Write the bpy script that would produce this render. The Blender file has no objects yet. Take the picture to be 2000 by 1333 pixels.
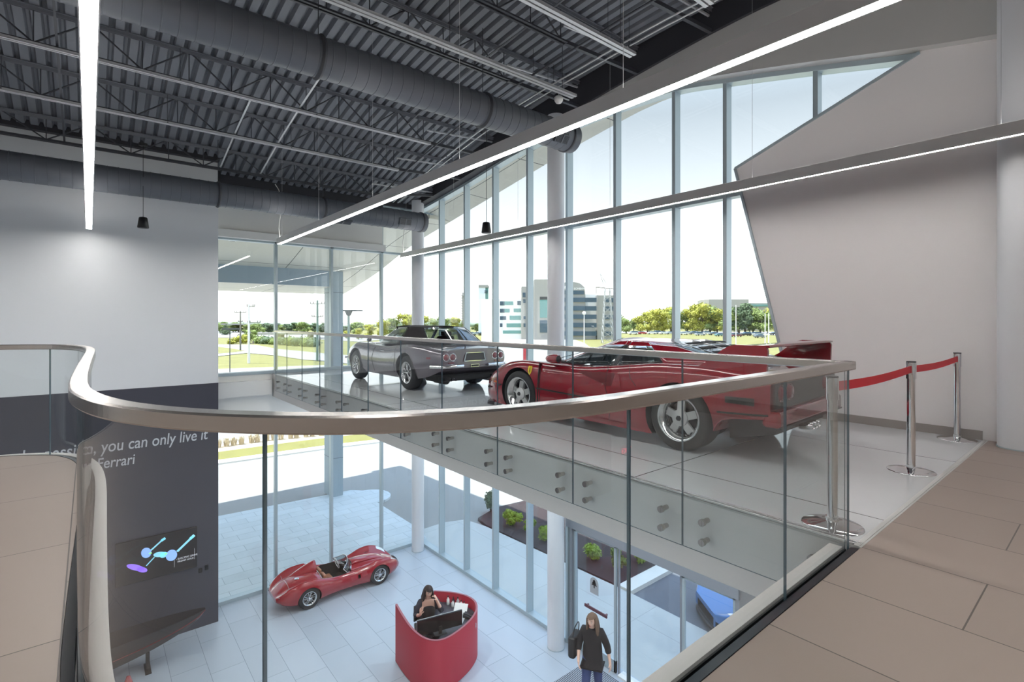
EXPOSURE = 0.62
SKY = 2.0
SUN = 6.8
import bpy, bmesh, math, random
from math import sin, cos, pi, radians, sqrt, atan2
from mathutils import Vector, Matrix
SC = bpy.context.scene
COL = SC.collection
RND = random.Random(11)
V = Vector

# ------------------------------------------------------------------ mesh builder
class MB:
    def __init__(s):
        s.v = []; s.f = []; s.m = []; s.sm = []
    def add(s, vs, fs, mi=0, smooth=False):
        b = len(s.v)
        s.v.extend([tuple(p) for p in vs])
        for f in fs:
            s.f.append(tuple(b + i for i in f)); s.m.append(mi); s.sm.append(smooth)
        return s
    def box(s, x0, x1, y0, y1, z0, z1, mi=0):
        vs = [(x, y, z) for z in (z0, z1) for y in (y0, y1) for x in (x0, x1)]
        return s.add(vs, [(0, 2, 3, 1), (4, 5, 7, 6), (0, 1, 5, 4), (2, 6, 7, 3), (0, 4, 6, 2), (1, 3, 7, 5)], mi)
    def obox(s, c, a, b, h, mi=0):
        """box with centre c and half-vectors a, b, h"""
        c, a, b, h = V(c), V(a), V(b), V(h)
        vs = [c + a * i + b * j + h * k for k in (-1, 1) for j in (-1, 1) for i in (-1, 1)]
        return s.add(vs, [(0, 2, 3, 1), (4, 5, 7, 6), (0, 1, 5, 4), (2, 6, 7, 3), (0, 4, 6, 2), (1, 3, 7, 5)], mi)
    def bar(s, p0, p1, w, h, up=(0, 0, 1), mi=0):
        p0, p1 = V(p0), V(p1); d = (p1 - p0); L = d.length
        if L < 1e-6: return s
        d /= L; u = V(up)
        if abs(d.dot(u)) > .98: u = V((1, 0, 0))
        sd = d.cross(u).normalized(); u = sd.cross(d).normalized()
        return s.obox((p0 + p1) / 2, d * L / 2, sd * w / 2, u * h / 2, mi)
    def cyl(s, p0, p1, r0, r1=None, n=12, caps=True, smooth=True, mi=0):
        if r1 is None: r1 = r0
        p0, p1 = V(p0), V(p1); d = (p1 - p0).normalized()
        u = V((0, 0, 1)) if abs(d.z) < .9 else V((1, 0, 0))
        a = d.cross(u).normalized(); b = d.cross(a).normalized()
        vs = [];
        for p, r in ((p0, r0), (p1, r1)):
            for i in range(n):
                t = 2 * pi * i / n
                vs.append(p + a * (r * cos(t)) + b * (r * sin(t)))
        fs = [(i, (i + 1) % n, n + (i + 1) % n, n + i) for i in range(n)]
        s.add(vs, fs, mi, smooth)
        if caps:
            s.add(vs[:n], [tuple(range(n))[::-1]], mi); s.add(vs[n:], [tuple(range(n))], mi)
        return s
    def tube(s, pts, r, n=8, mi=0, caps=True, closed=False):
        pts = [V(p) for p in pts]; N = len(pts)
        rs = r if isinstance(r, (list, tuple)) else [r] * N
        rings = []; prev = None
        for i, p in enumerate(pts):
            if closed: d = pts[(i + 1) % N] - pts[i - 1]
            else: d = pts[min(i + 1, N - 1)] - pts[max(i - 1, 0)]
            d.normalize()
            if prev is None:
                u = V((0, 0, 1)) if abs(d.z) < .9 else V((1, 0, 0)); a = d.cross(u).normalized()
            else: a = (prev - d * prev.dot(d)).normalized()
            prev = a; b = d.cross(a)
            rings.append([p + a * (rs[i] * cos(2 * pi * k / n)) + b * (rs[i] * sin(2 * pi * k / n)) for k in range(n)])
        return s.rings(rings, mi, True, caps, closed)
    def rings(s, rings, mi=0, smooth=True, caps=True, closed=False, cyclic=True):
        n = len(rings[0]); b = len(s.v)
        vs = [p for r in rings for p in r]; fs = []
        for i in range(len(rings) - (0 if closed else 1)):
            j = (i + 1) % len(rings)
            for k in range(n if cyclic else n - 1):
                k2 = (k + 1) % n
                fs.append((i * n + k, i * n + k2, j * n + k2, j * n + k))
        s.add(vs, fs, mi, smooth)
        if caps and not closed and cyclic:
            s.add(rings[0], [tuple(range(n))[::-1]], mi); s.add(rings[-1], [tuple(range(n))], mi)
        return s
    def sweep(s, pts, prof, mi=0, closed=False, smooth=False, caps=True):
        """prof: (side, up) pairs, up = world z; path roughly horizontal"""
        pts = [V(p) for p in pts]; N = len(pts); rings = []
        for i, p in enumerate(pts):
            if closed: d = pts[(i + 1) % N] - pts[i - 1]
            else:
                d = V((0, 0, 0))
                if i < N - 1: d += (pts[i + 1] - pts[i]).normalized()
                if i > 0: d += (pts[i] - pts[i - 1]).normalized()
            d.z = 0; d.normalize(); sd = V((d.y, -d.x, 0))
            k = 1.0
            if 0 < i < N - 1 or closed:
                e = (pts[(i + 1) % N] - pts[i]); e.z = 0; e.normalize()
                k = 1 / max(.3, abs(e.dot(d)))
            rings.append([p + sd * (a * k) + V((0, 0, b)) for a, b in prof])
        return s.rings(rings, mi, smooth, caps, closed)
    def lathe(s, prof, o=(0, 0, 0), ax=(0, 0, 1), n=24, mi=0, smooth=True, closed=False):
        o, d = V(o), V(ax).normalized()
        u = V((0, 0, 1)) if abs(d.z) < .9 else V((1, 0, 0))
        a = d.cross(u).normalized(); b = d.cross(a)
        rings = [[o + d * h + a * (r * cos(2 * pi * k / n)) + b * (r * sin(2 * pi * k / n)) for k in range(n)] for r, h in prof]
        return s.rings(rings, mi, smooth, False, closed)
    def prism(s, poly, vec, mi=0, smooth=False, mi_side=None):
        poly = [V(p) for p in poly]; vec = V(vec); n = len(poly)
        s.add(poly, [tuple(range(n))[::-1]], mi); s.add([p + vec for p in poly], [tuple(range(n))], mi)
        s.add(poly + [p + vec for p in poly], [(i, (i + 1) % n, n + (i + 1) % n, n + i) for i in range(n)], mi if mi_side is None else mi_side, smooth)
        return s
    def sphere(s, c, r, nu=12, nv=8, mi=0, sc=(1, 1, 1)):
        c = V(c); rings = []
        for j in range(nv + 1):
            t = pi * j / nv; rr = max(sin(t), 1e-4)
            rings.append([c + V((r * rr * cos(2 * pi * k / nu) * sc[0], r * rr * sin(2 * pi * k / nu) * sc[1], -r * cos(t) * sc[2])) for k in range(nu)])
        return s.rings(rings, mi, True, False)
    def grid(s, rows, mi=0, smooth=True, skip=None, mif=None):
        n = len(rows[0]); vs = [p for r in rows for p in r]
        b = len(s.v); s.v.extend([tuple(p) for p in vs])
        for i in range(len(rows) - 1):
            for k in range(n - 1):
                if skip and skip(i, k): continue
                s.f.append((b + i * n + k, b + i * n + k + 1, b + (i + 1) * n + k + 1, b + (i + 1) * n + k))
                s.m.append(mif(i, k) if mif else mi); s.sm.append(smooth)
        return s
    def xf(s, M):
        s.v = [tuple(M @ V(p)) for p in s.v]; return s
    def mesh(s, name, mats):
        me = bpy.data.meshes.new(name)
        me.from_pydata(s.v, [], s.f)
        for m in (mats if isinstance(mats, (list, tuple)) else [mats]): me.materials.append(m)
        me.polygons.foreach_set('material_index', s.m)
        me.polygons.foreach_set('use_smooth', s.sm)
        me.update()
        return me
    def build(s, name, mats, parent=None, fix=True, bevel=0, weld=False, solid=0, sub=0, **kw):
        me = s.mesh(name, mats)
        if fix or weld:
            bm = bmesh.new(); bm.from_mesh(me)
            if weld: bmesh.ops.remove_doubles(bm, verts=bm.verts, dist=weld if weld is not True else 1e-4)
            if fix: bmesh.ops.recalc_face_normals(bm, faces=bm.faces)
            bm.to_mesh(me); bm.free()
        o = bpy.data.objects.new(name, me); COL.objects.link(o)
        if parent is not None: o.parent = parent
        if solid:
            m = o.modifiers.new('s', 'SOLIDIFY'); m.thickness = solid; m.offset = kw.get('off', -1)
            if 'rim' in kw: m.material_offset_rim = kw['rim']
        if bevel:
            m = o.modifiers.new('b', 'BEVEL'); m.width = bevel; m.segments = kw.get('seg', 2); m.limit_method = 'ANGLE'; m.angle_limit = radians(40)
            m.harden_normals = False
        if sub:
            m = o.modifiers.new('ss', 'SUBSURF'); m.levels = sub; m.render_levels = sub
        for k in ('label', 'category', 'group', 'kind'):
            if k in kw: o[k] = kw[k]
        return o

def thing(name, label, cat, loc=(0, 0, 0), rz=0, group=None, kind=None):
    o = bpy.data.objects.new(name, None); COL.objects.link(o)
    o.location = loc; o.rotation_euler = (0, 0, rz); o.empty_display_size = .1
    o['label'] = label; o['category'] = cat
    if group: o['group'] = group
    if kind: o['kind'] = kind
    return o

def copy_tree(o, parent=None):
    kids = [k for k in COL.objects if k.parent == o]
    c = o.copy(); COL.objects.link(c)
    if parent is not None: c.parent = parent
    for k in kids: copy_tree(k, c)
    return c

def cr(pts, n):
    """Catmull-Rom through pts, n samples per span"""
    P = [V(p) for p in pts]; out = []
    for i in range(len(P) - 1):
        p0 = P[i - 1] if i else P[0] * 2 - P[1]; p1, p2 = P[i], P[i + 1]
        p3 = P[i + 2] if i + 2 < len(P) else P[-1] * 2 - P[-2]
        for k in range(n):
            t = k / n
            out.append(.5 * ((2 * p1) + (p2 - p0) * t + (2 * p0 - 5 * p1 + 4 * p2 - p3) * t * t + (3 * p1 - p0 - 3 * p2 + p3) * t ** 3))
    out.append(P[-1].copy())
    return out

def lerp(a, b, t): return a + (b - a) * t
def frange(a, b, n): return [a + (b - a) * i / n for i in range(n + 1)]
def interp(tab, x):
    """smooth (monotone cosine-free hermite) interpolation of [(x, y)...]"""
    if x <= tab[0][0]: return tab[0][1]
    if x >= tab[-1][0]: return tab[-1][1]
    for i in range(len(tab) - 1):
        if tab[i][0] <= x <= tab[i + 1][0]: break
    x0, y0 = tab[i]; x1, y1 = tab[i + 1]; h = x1 - x0; d = (y1 - y0) / h
    dm = (y0 - tab[i - 1][1]) / (x0 - tab[i - 1][0]) if i else d
    dp = (tab[i + 2][1] - y1) / (tab[i + 2][0] - x1) if i + 2 < len(tab) else d
    m0 = 0 if dm * d <= 0 and i else 2 * dm * d / (dm + d) if (dm + d) else 0
    m1 = 0 if dp * d <= 0 and i + 2 < len(tab) else 2 * dp * d / (dp + d) if (dp + d) else 0
    t = (x - x0) / h
    return (2 * t**3 - 3 * t * t + 1) * y0 + (t**3 - 2 * t * t + t) * h * m0 + (-2 * t**3 + 3 * t * t) * y1 + (t**3 - t * t) * h * m1

_ORD = ['first', 'second', 'third', 'fourth', 'fifth', 'sixth', 'seventh', 'eighth', 'ninth', 'tenth', 'eleventh', 'twelfth', 'thirteenth', 'fourteenth', 'fifteenth', 'sixteenth', 'seventeenth', 'eighteenth', 'nineteenth']
_TENS = {2: 'twenty', 3: 'thirty', 4: 'forty', 5: 'fifty', 6: 'sixty', 7: 'seventy'}
def nth(i):
    """i counted from 0"""
    n = i + 1
    if n < 20: return _ORD[n - 1]
    t, u = divmod(n, 10)
    return (_TENS[t][:-1] + 'ieth') if u == 0 else _TENS[t] + '-' + _ORD[u - 1]

# ------------------------------------------------------------------ materials
def srgb(r, g, b):
    f = lambda c: (c / 255) / 12.92 if c <= 10 else (((c / 255) + .055) / 1.055) ** 2.4
    return (f(r), f(g), f(b), 1)

def mat(name, col=(.5, .5, .5, 1), rough=.5, metal=0, spec=.5, noise=0, nscale=8, bump=0, bscale=60, coat=0, emit=None, estr=0, detail=4, stretch=None, sheen=0):
    m = bpy.data.materials.new(name); m.use_nodes = True
    nt = m.node_tree; N = nt.nodes; L = nt.links; b = N['Principled BSDF']
    if len(col) == 3: col = (*col, 1)
    b.inputs['Base Color'].default_value = col; b.inputs['Roughness'].default_value = rough
    b.inputs['Metallic'].default_value = metal; b.inputs['Specular IOR Level'].default_value = spec
    if coat: b.inputs['Coat Weight'].default_value = coat; b.inputs['Coat Roughness'].default_value = .03
    if sheen: b.inputs['Sheen Weight'].default_value = sheen
    if emit: b.inputs['Emission Color'].default_value = (*emit[:3], 1); b.inputs['Emission Strength'].default_value = estr
    tc = N.new('ShaderNodeTexCoord')
    src = tc.outputs['Object']
    if stretch:
        mp = N.new('ShaderNodeMapping'); mp.inputs['Scale'].default_value = stretch; L.new(src, mp.inputs['Vector']); src = mp.outputs[0]
    if noise:
        n = N.new('ShaderNodeTexNoise'); n.inputs['Scale'].default_value = nscale; n.inputs['Detail'].default_value = detail
        L.new(src, n.inputs['Vector'])
        mx = N.new('ShaderNodeMix'); mx.data_type = 'RGBA'
        mx.inputs[6].default_value = tuple(max(0, c * (1 - noise)) for c in col[:3]) + (1,)
        mx.inputs[7].default_value = tuple(min(1, c * (1 + noise)) for c in col[:3]) + (1,)
        L.new(n.outputs['Fac'], mx.inputs[0]); L.new(mx.outputs[2], b.inputs['Base Color'])
    if bump:
        n2 = N.new('ShaderNodeTexNoise'); n2.inputs['Scale'].default_value = bscale; n2.inputs['Detail'].default_value = 3
        L.new(src, n2.inputs['Vector'])
        bp = N.new('ShaderNodeBump'); bp.inputs['Strength'].default_value = bump; bp.inputs['Distance'].default_value = .01
        L.new(n2.outputs['Fac'], bp.inputs['Height']); L.new(bp.outputs['Normal'], b.inputs['Normal'])
    return m

def glass(name, tint=(.95, .98, .98), refl=1.0, ior=1.5, rough=0.0):
    """clear sheet glass: transmits straight through, mirrors by Fresnel"""
    m = bpy.data.materials.new(name); m.use_nodes = True
    nt = m.node_tree; N = nt.nodes; L = nt.links; N.clear()
    out = N.new('ShaderNodeOutputMaterial'); mx = N.new('ShaderNodeMixShader')
    tr = N.new('ShaderNodeBsdfTransparent'); tr.inputs['Color'].default_value = (*tint, 1)
    gl = N.new('ShaderNodeBsdfGlossy'); gl.inputs['Roughness'].default_value = rough
    lw = N.new('ShaderNodeLayerWeight'); lw.inputs['Blend'].default_value = .5
    pw = N.new('ShaderNodeMath'); pw.operation = 'POWER'; pw.inputs[1].default_value = 5
    ml = N.new('ShaderNodeMath'); ml.operation = 'MULTIPLY_ADD'; ml.inputs[1].default_value = .9 * refl; ml.inputs[2].default_value = .042 * refl; ml.use_clamp = True
    L.new(lw.outputs['Facing'], pw.inputs[0]); L.new(pw.outputs[0], ml.inputs[0]); L.new(ml.outputs[0], mx.inputs[0])
    L.new(tr.outputs[0], mx.inputs[1]); L.new(gl.outputs[0], mx.inputs[2]); L.new(mx.outputs[0], out.inputs[0])
    return m

def tile_mat(name, col, grout, w, h, off, rough, ox=0, oy=0, rot=0, mortar=.004, var=.04, spec=.5, noise=.04, offf=2):
    m = bpy.data.materials.new(name); m.use_nodes = True
    nt = m.node_tree; N = nt.nodes; L = nt.links; b = N['Principled BSDF']
    tc = N.new('ShaderNodeTexCoord'); mp = N.new('ShaderNodeMapping')
    mp.inputs['Location'].default_value = (ox, oy, 0); mp.inputs['Rotation'].default_value = (0, 0, rot)
    L.new(tc.outputs['Object'], mp.inputs['Vector'])
    br = N.new('ShaderNodeTexBrick'); br.offset = off; br.offset_frequency = offf; br.squash = 1
    br.inputs['Scale'].default_value = 1; br.inputs['Brick Width'].default_value = w; br.inputs['Row Height'].default_value = h
    br.inputs['Mortar Size'].default_value = mortar; br.inputs['Mortar Smooth'].default_value = .1; br.inputs['Bias'].default_value = 0
    br.inputs['Color1'].default_value = tuple(c * (1 - var) for c in col[:3]) + (1,)
    br.inputs['Color2'].default_value = tuple(c * (1 + var) for c in col[:3]) + (1,)
    br.inputs['Mortar'].default_value = (*grout[:3], 1)
    L.new(mp.outputs[0], br.inputs['Vector'])
    n = N.new('ShaderNodeTexNoise'); n.inputs['Scale'].default_value = 1.3; n.inputs['Detail'].default_value = 6
    L.new(tc.outputs['Object'], n.inputs['Vector'])
    mr = N.new('ShaderNodeMapRange'); mr.inputs[3].default_value = 1 - noise; mr.inputs[4].default_value = 1 + noise
    L.new(n.outputs['Fac'], mr.inputs[0])
    mm = N.new('ShaderNodeVectorMath'); mm.operation = 'SCALE'
    L.new(br.outputs['Color'], mm.inputs[0]); L.new(mr.outputs[0], mm.inputs['Scale']); L.new(mm.outputs[0], b.inputs['Base Color'])
    b.inputs['Roughness'].default_value = rough; b.inputs['Specular IOR Level'].default_value = spec
    bp = N.new('ShaderNodeBump'); bp.inputs['Strength'].default_value = .3; bp.inputs['Distance'].default_value = .002; bp.invert = True
    L.new(br.outputs['Fac'], bp.inputs['Height']); L.new(bp.outputs['Normal'], b.inputs['Normal'])
    return m

M = {}
M['white_wall'] = mat('white_wall_paint', srgb(226, 228, 230), .6, bump=.03, bscale=200)
M['grey_wall'] = mat('grey_wall_paint', srgb(231, 228, 228), .55, bump=.03, bscale=200)
M['bulk'] = mat('bulkhead_paint', srgb(186, 186, 184), .6, bump=.03, bscale=200)
M['dark_wall'] = mat('charcoal_wall', srgb(66, 66, 76), .35, noise=.06, nscale=2)
M['deck'] = mat('painted_steel_deck', srgb(112, 115, 122), .5, noise=.08, nscale=3)
M['joist'] = mat('painted_joist_steel', srgb(64, 66, 72), .5)
M['band'] = mat('painted_beam', srgb(50, 50, 56), .6)
M['duct'] = mat('painted_duct', srgb(92, 96, 103), .45, noise=.05, nscale=4)
M['rail_grey'] = mat('pale_conduit_metal', srgb(200, 202, 204), .4, metal=.2)
M['fixture'] = mat('fixture_housing', srgb(236, 234, 232), .38, metal=.45)
M['led'] = mat('led_diffuser', (1, 1, 1, 1), .5, emit=(1, .97, .94), estr=27)
M['led_warm'] = mat('downlight_lens', (1, 1, 1, 1), .5, emit=(1, .93, .85), estr=30)
M['led_up_added'] = mat('added_uplight_glow', (1, 1, 1, 1), .5, emit=(1, .97, .94), estr=7.5)  # glow for the strips added on top of the linear lamps
M['alu'] = mat('anodised_aluminium', srgb(176, 190, 196), .35, metal=.35)
M['alu_dark'] = mat('shadow_gasket', srgb(70, 78, 86), .5)
M['win'] = glass('window_glass', (.95, .972, .975), .8)
M['rail_glass'] = glass('balustrade_glass', (.965, .985, .985), 1.0)
M['gedge'] = mat('glass_edge', srgb(84, 106, 116), .12, spec=.8)
M['gedge2'] = mat('glass_edge_bright', srgb(170, 190, 192), .1, spec=.8)
M['steel'] = mat('brushed_steel', (.52, .49, .46, 1), .24, metal=1, bump=.02, bscale=300, stretch=(1, 1, 40))
M['nosing'] = mat('satin_nosing', (.80, .78, .76, 1), .16, metal=.9)
M['chrome'] = mat('chrome', (.82, .82, .83, 1), .06, metal=1)
M['black'] = mat('black_plastic', (.012, .012, .013, 1), .4)
M['shoe'] = mat('black_base_shoe', (.010, .011, .014, 1), .3)
M['rubber'] = mat('tyre_rubber', (.018, .018, .019, 1), .65, bump=.1, bscale=80)
M['column'] = mat('column_paint', srgb(214, 216, 220), .28)
M['concrete_trim'] = mat('fascia_paint', srgb(214, 211, 208), .5)
M['tile_up'] = tile_mat('upper_floor_tile', srgb(146, 132, 123), srgb(82, 74, 70), 1.2, .6, .5, .42, ox=.465, oy=.09, rot=pi / 2, mortar=.0035)
M['tile_low'] = tile_mat('lower_floor_tile', srgb(181, 191, 202), srgb(124, 134, 148), 1.2, .6, .33, .3, ox=.45, oy=.0, rot=pi / 2, mortar=.004)
M['tile_bridge'] = tile_mat('polished_bridge_tile', srgb(202, 204, 206), srgb(70, 70, 72), 2.4, 2.2, 0, .055, ox=.3, oy=.3, rot=pi / 2, mortar=.006, spec=.75)
M['slate'] = tile_mat('slate_paving', srgb(202, 210, 214), srgb(146, 154, 160), .9, .45, .4, .6, var=.05, mortar=.006, noise=.1)
M['concrete'] = tile_mat('walk_concrete', srgb(194, 196, 194), srgb(170, 170, 168), 2.4, 2.4, 0, .8, mortar=.008, noise=.05)
M['asphalt'] = mat('asphalt', srgb(150, 150, 150), .9, noise=.12, nscale=2, bump=.1)
M['dark_asphalt'] = mat('dark_asphalt', srgb(106, 110, 118), .9, noise=.12, nscale=2)
M['road'] = mat('pale_road', srgb(152, 150, 146), .9, noise=.06, nscale=.4)
M['grass'] = mat('lawn_grass', srgb(122, 119, 68), .95, noise=.28, nscale=.35, detail=8)
M['grass_dry'] = mat('verge_grass', srgb(130, 124, 66), .95, noise=.3, nscale=.6, detail=8)
M['mulch'] = mat('mulch', srgb(58, 48, 50), .95, noise=.4, nscale=12, bump=.5, bscale=30)
M['curb'] = mat('curb_concrete', srgb(225, 222, 215), .85, noise=.05)
M['leaf_y'] = mat('leaf_yellow_green', srgb(160, 160, 66), .8, noise=.35, nscale=.6, detail=6)
M['leaf_g'] = mat('leaf_mid_green', srgb(122, 138, 74), .8, noise=.35, nscale=.6, detail=6)
M['leaf_d'] = mat('leaf_dark_green', srgb(92, 110, 78), .8, noise=.35, nscale=.6, detail=6)
M['leaf_shrub'] = mat('shrub_leaf', srgb(134, 160, 40), .7, noise=.3, nscale=5)
M['bark'] = mat('bark', srgb(92, 80, 66), .9, noise=.2)
M['soffit'] = mat('soffit_panel', srgb(206, 203, 190), .45)
M['canopy_fascia'] = mat('canopy_fascia_metal', srgb(150, 166, 178), .4)
M['stone'] = mat('pier_cladding', srgb(158, 172, 180), .5, noise=.05, nscale=.6)
M['joint'] = mat('panel_joint', srgb(60, 62, 64), .7)
M['paint_wh'] = mat('offwhite_panel', srgb(232, 232, 228), .6)
M['bglass'] = mat('office_glazing', srgb(62, 82, 96), .35, spec=.3, noise=.3, nscale=.12)
M['bglass_g'] = mat('green_glazing', srgb(98, 142, 138), .35, spec=.3, noise=.2, nscale=.1)
M['bstone'] = mat('office_stone', srgb(158, 156, 150), .8, noise=.04)
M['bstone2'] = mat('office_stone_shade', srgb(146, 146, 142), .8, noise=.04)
M['pole'] = mat('weathered_pole', srgb(120, 118, 108), .8)
M['pole_w'] = mat('white_pole', srgb(222, 222, 222), .6)
M['lamp_dk'] = mat('dark_lamp_metal', srgb(60, 66, 66), .5)
M['lamp_green'] = mat('lamp_post_green', srgb(110, 130, 122), .5)

def offset(path, d):
    out = []
    for i, p in enumerate(path):
        a = path[max(i - 1, 0)]; b = path[min(i + 1, len(path) - 1)]
        t = (b - a).normalized(); out.append(p + V((t.y, -t.x, 0)) * d)
    return out

def text(body, size, loc, rot, m, name, parent=None, ext=.002, sx=1, **k):
    cu = bpy.data.curves.new(name, 'FONT'); cu.body = body; cu.size = size; cu.extrude = ext
    cu.shear = k.pop('shear', 0); cu.align_x = k.pop('al', 'LEFT'); cu.space_character = k.pop('sp', 1); cu.offset = k.pop('off', 0)
    o = bpy.data.objects.new(name, cu); COL.objects.link(o); dg = bpy.context.evaluated_depsgraph_get()
    me = bpy.data.meshes.new_from_object(o.evaluated_get(dg)); me.materials.clear(); me.materials.append(m)
    bpy.data.objects.remove(o)
    n = bpy.data.objects.new(name, me); COL.objects.link(n); n.location = loc; n.rotation_euler = rot; n.scale = (sx, 1, 1)
    if parent: n.parent = parent
    for a, b in k.items(): n[a] = b
    return n


def loc_to(o, root):
    o.parent = root; o.matrix_parent_inverse = root.matrix_basis.inverted()

def st(o, **k):
    o['kind'] = 'structure'
    for a, b in k.items(): o[a] = b
    return o

# ------------------------------------------------------------------ measured frame of the place
ZL = -5.46                      # ground-floor level; the mezzanine floor is z = 0
YA = 13.93                      # left glass front
XB = 7.85                       # right glass front
F1, F2, R1, R2 = .637, .7703, .7703, -.637
def at(u, v, t):
    a = (u - 1000) / 1000; b = (625.5 - v) / 1000
    return V((t * (F1 + R1 * a), t * (F2 + R2 * a), 1.34 + t * b))
def on_ground(u, v, z=-5.5):
    return at(u, v, (1.34 - z) / ((v - 625.5) / 1000))
T_DECK = [(-7, 5.7), (-2, 6.0), (1, 6.15), (4.2, 6.22), (5.6, 6.18), (7, 6.08), (8.4, 5.93), (9.8, 5.74), (11.2, 5.45), (12.6, 5.06), (14.1, 4.70)]
T_HEAD = [(-7, 3.1), (-2, 3.9), (.97, 4.42), (1.68, 4.57), (2.84, 4.85), (3.98, 5.11), (5.13, 5.33), (7, 5.42), (8.93, 5.32), (11.56, 4.96), (14.1, 4.66)]
T_BAND = [(-7, 5.3), (0, 5.78), (3.2, 5.88), (6.2, 5.66), (7.5, 5.5), (9, 5.34), (11.56, 4.98), (14.1, 4.68)]
T_SOF = [(-7, 4.9), (0, 5.5), (3, 5.75), (6, 5.8), (8, 5.58), (10.1, 5.22), (11.6, 4.95), (14, 4.52), (16.5, 4.05), (19.6, 3.22), (23, 2.52)]
deck = lambda y: interp(T_DECK, y)
head = lambda y: interp(T_HEAD, y)
bandz = lambda y: interp(T_BAND, y)
sof = lambda y: interp(T_SOF, y)


# --- roof deck: ribs run along Y and follow the arch
mb = MB(); prof = []
x = -9.0
while x < 7.7:
    prof += [(x, 0), (x + .105, 0), (x + .13, .075), (x + .165, .075)]
    x += .19
ys = frange(-7, 14.1, 40)
mb.grid([[(px, y, deck(y) + pz) for px, pz in prof] for y in ys], smooth=False)
st(mb.build('ceiling', M['deck'], fix=False, solid=.02, off=1))

# --- ground floor, mezzanine floors
mb = MB(); mb.box(-12, 8.0, -8, 14.05, ZL - .3, ZL)
st(mb.build('floor', M['tile_low']))
RAIL = cr([(3.47, 1.07, 0), (2.6, 1.07, 0), (1.9, 1.07, 0), (1.5, 1.07, 0), (1.2, 1.08, 0), (.93, 1.12, 0), (.72, 1.19, 0), (.54, 1.285, 0), (.38, 1.42, 0), (.24, 1.585, 0), (.13, 1.77, 0),
           (.05, 1.975, 0), (-.003, 2.225, 0), (-.028, 2.5, 0), (-.03, 3.05, 0), (-.01, 4.25, 0), (.01, 5.3, 0), (0, 5.9, 0), (-.05, 6.35, 0), (-.14, 6.66, 0), (-.3, 6.9, 0), (-.67, 7.12, 0), (-1.3, 7.2, 0), (-2.6, 7.2, 0), (-4.5, 7.2, 0)], 6)
inner = offset(RAIL, -.055)
poly = [(-9, -7, 0), (9, -7, 0), (9, 1.015, 0), (3.47, 1.015, 0)] + [tuple(p) for p in inner] + [(-9, 7.145, 0)]
mb = MB(); mb.prism([V(p) for p in poly], (0, 0, -.5))
st(mb.build('floor', M['tile_up'], fix=True))
mb = MB(); mb.box(3.57, 7.78, 1.05, 13.76, -.5, 0)
st(mb.build('floor', M['tile_bridge']))
mb = MB(); mb.box(3.5, 7.75, 1.024, 1.052, -.3, .005); mb.box(3.5, 7.75, 1.012, 1.024, -.3, .001)
st(mb.build('trim_1', M['bulk']))
# bridge fascia with a nosing strip
mb = MB(); mb.box(3.55, 3.57, 1.03, 13.76, -.575, .002); mb.box(3.57, 7.78, 1.03, 13.76, -.575, -.5)
st(mb.build('trim_2', M['concrete_trim'], bevel=.003))
mb = MB(); mb.cyl((3.568, 1.03, -.010), (3.568, 13.74, -.010), .020, n=24)
st(mb.build('trim_11', M['nosing']))
mb = MB(); mb.box(3.5412, 3.5498, 1.03, 13.4, -.03, -.018)
st(mb.build('trim_3', M['bulk']))
# capping strip outside the near balustrade
mb = MB(); mb.sweep(RAIL, [(.03, -.6), (.10, -.6), (.10, -.015), (.03, -.015)])
st(mb.build('trim_4', M['concrete_trim']))
mb = MB(); mb.sweep(offset(RAIL, 0), [(-.055, -.6), (.028, -.6), (.028, -.49), (-.055, -.49)])
st(mb.build('trim_5', M['concrete_trim']))

# --- left wall: white above, charcoal below
mb = MB(); mb.box(-10, 2.25, 13.13, 13.9, -.075, deck(13.13) + .09)
st(mb.build('wall_left', M['white_wall']))
mb = MB(); mb.box(-10, 2.25, 13.12, 13.9, ZL, -.075)
st(mb.build('wall_left', M['dark_wall']))
# far side and rear enclosing walls (behind the camera)
mb = MB(); mb.box(-9.3, -9, -7, 14, ZL, 6.4); st(mb.build('wall_far_left', M['white_wall']))
mb = MB(); mb.box(-9.3, 9, -7.3, -7, ZL, 6.4); st(mb.build('wall_rear', M['white_wall']))
# wall over the left glass front
mb = MB(); mb.box(2.25, 6.52, 13.74, 13.95, 3.5, 4.08); st(mb.build('wall_front', M['paint_wh']))
mb = MB(); mb.box(2.25, 6.52, 13.72, 13.95, 4.08, deck(13.75) + .1); mb.box(6.52, 7.9, 13.72, 13.95, 4.66, deck(13.75) + .1)
st(mb.build('wall_front', M['band']))
mb = MB(); mb.box(2.25, 6.56, 13.62, 13.76, 3.31, 3.49); st(mb.build('trim_6', M['paint_wh'], bevel=.004))
mb = MB(); mb.box(2.25, 7.82, 13.72, 13.97, -1.1, -.0); mb.box(2.25, 3.5, 13.58, 13.72, -.5, -.14)
st(mb.build('wall_front', M['paint_wh']))
mb = MB(); mb.box(2.25, 7.75, 13.70, 13.95, .0, .07); st(mb.build('trim_7', M['alu'], bevel=.004))

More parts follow.
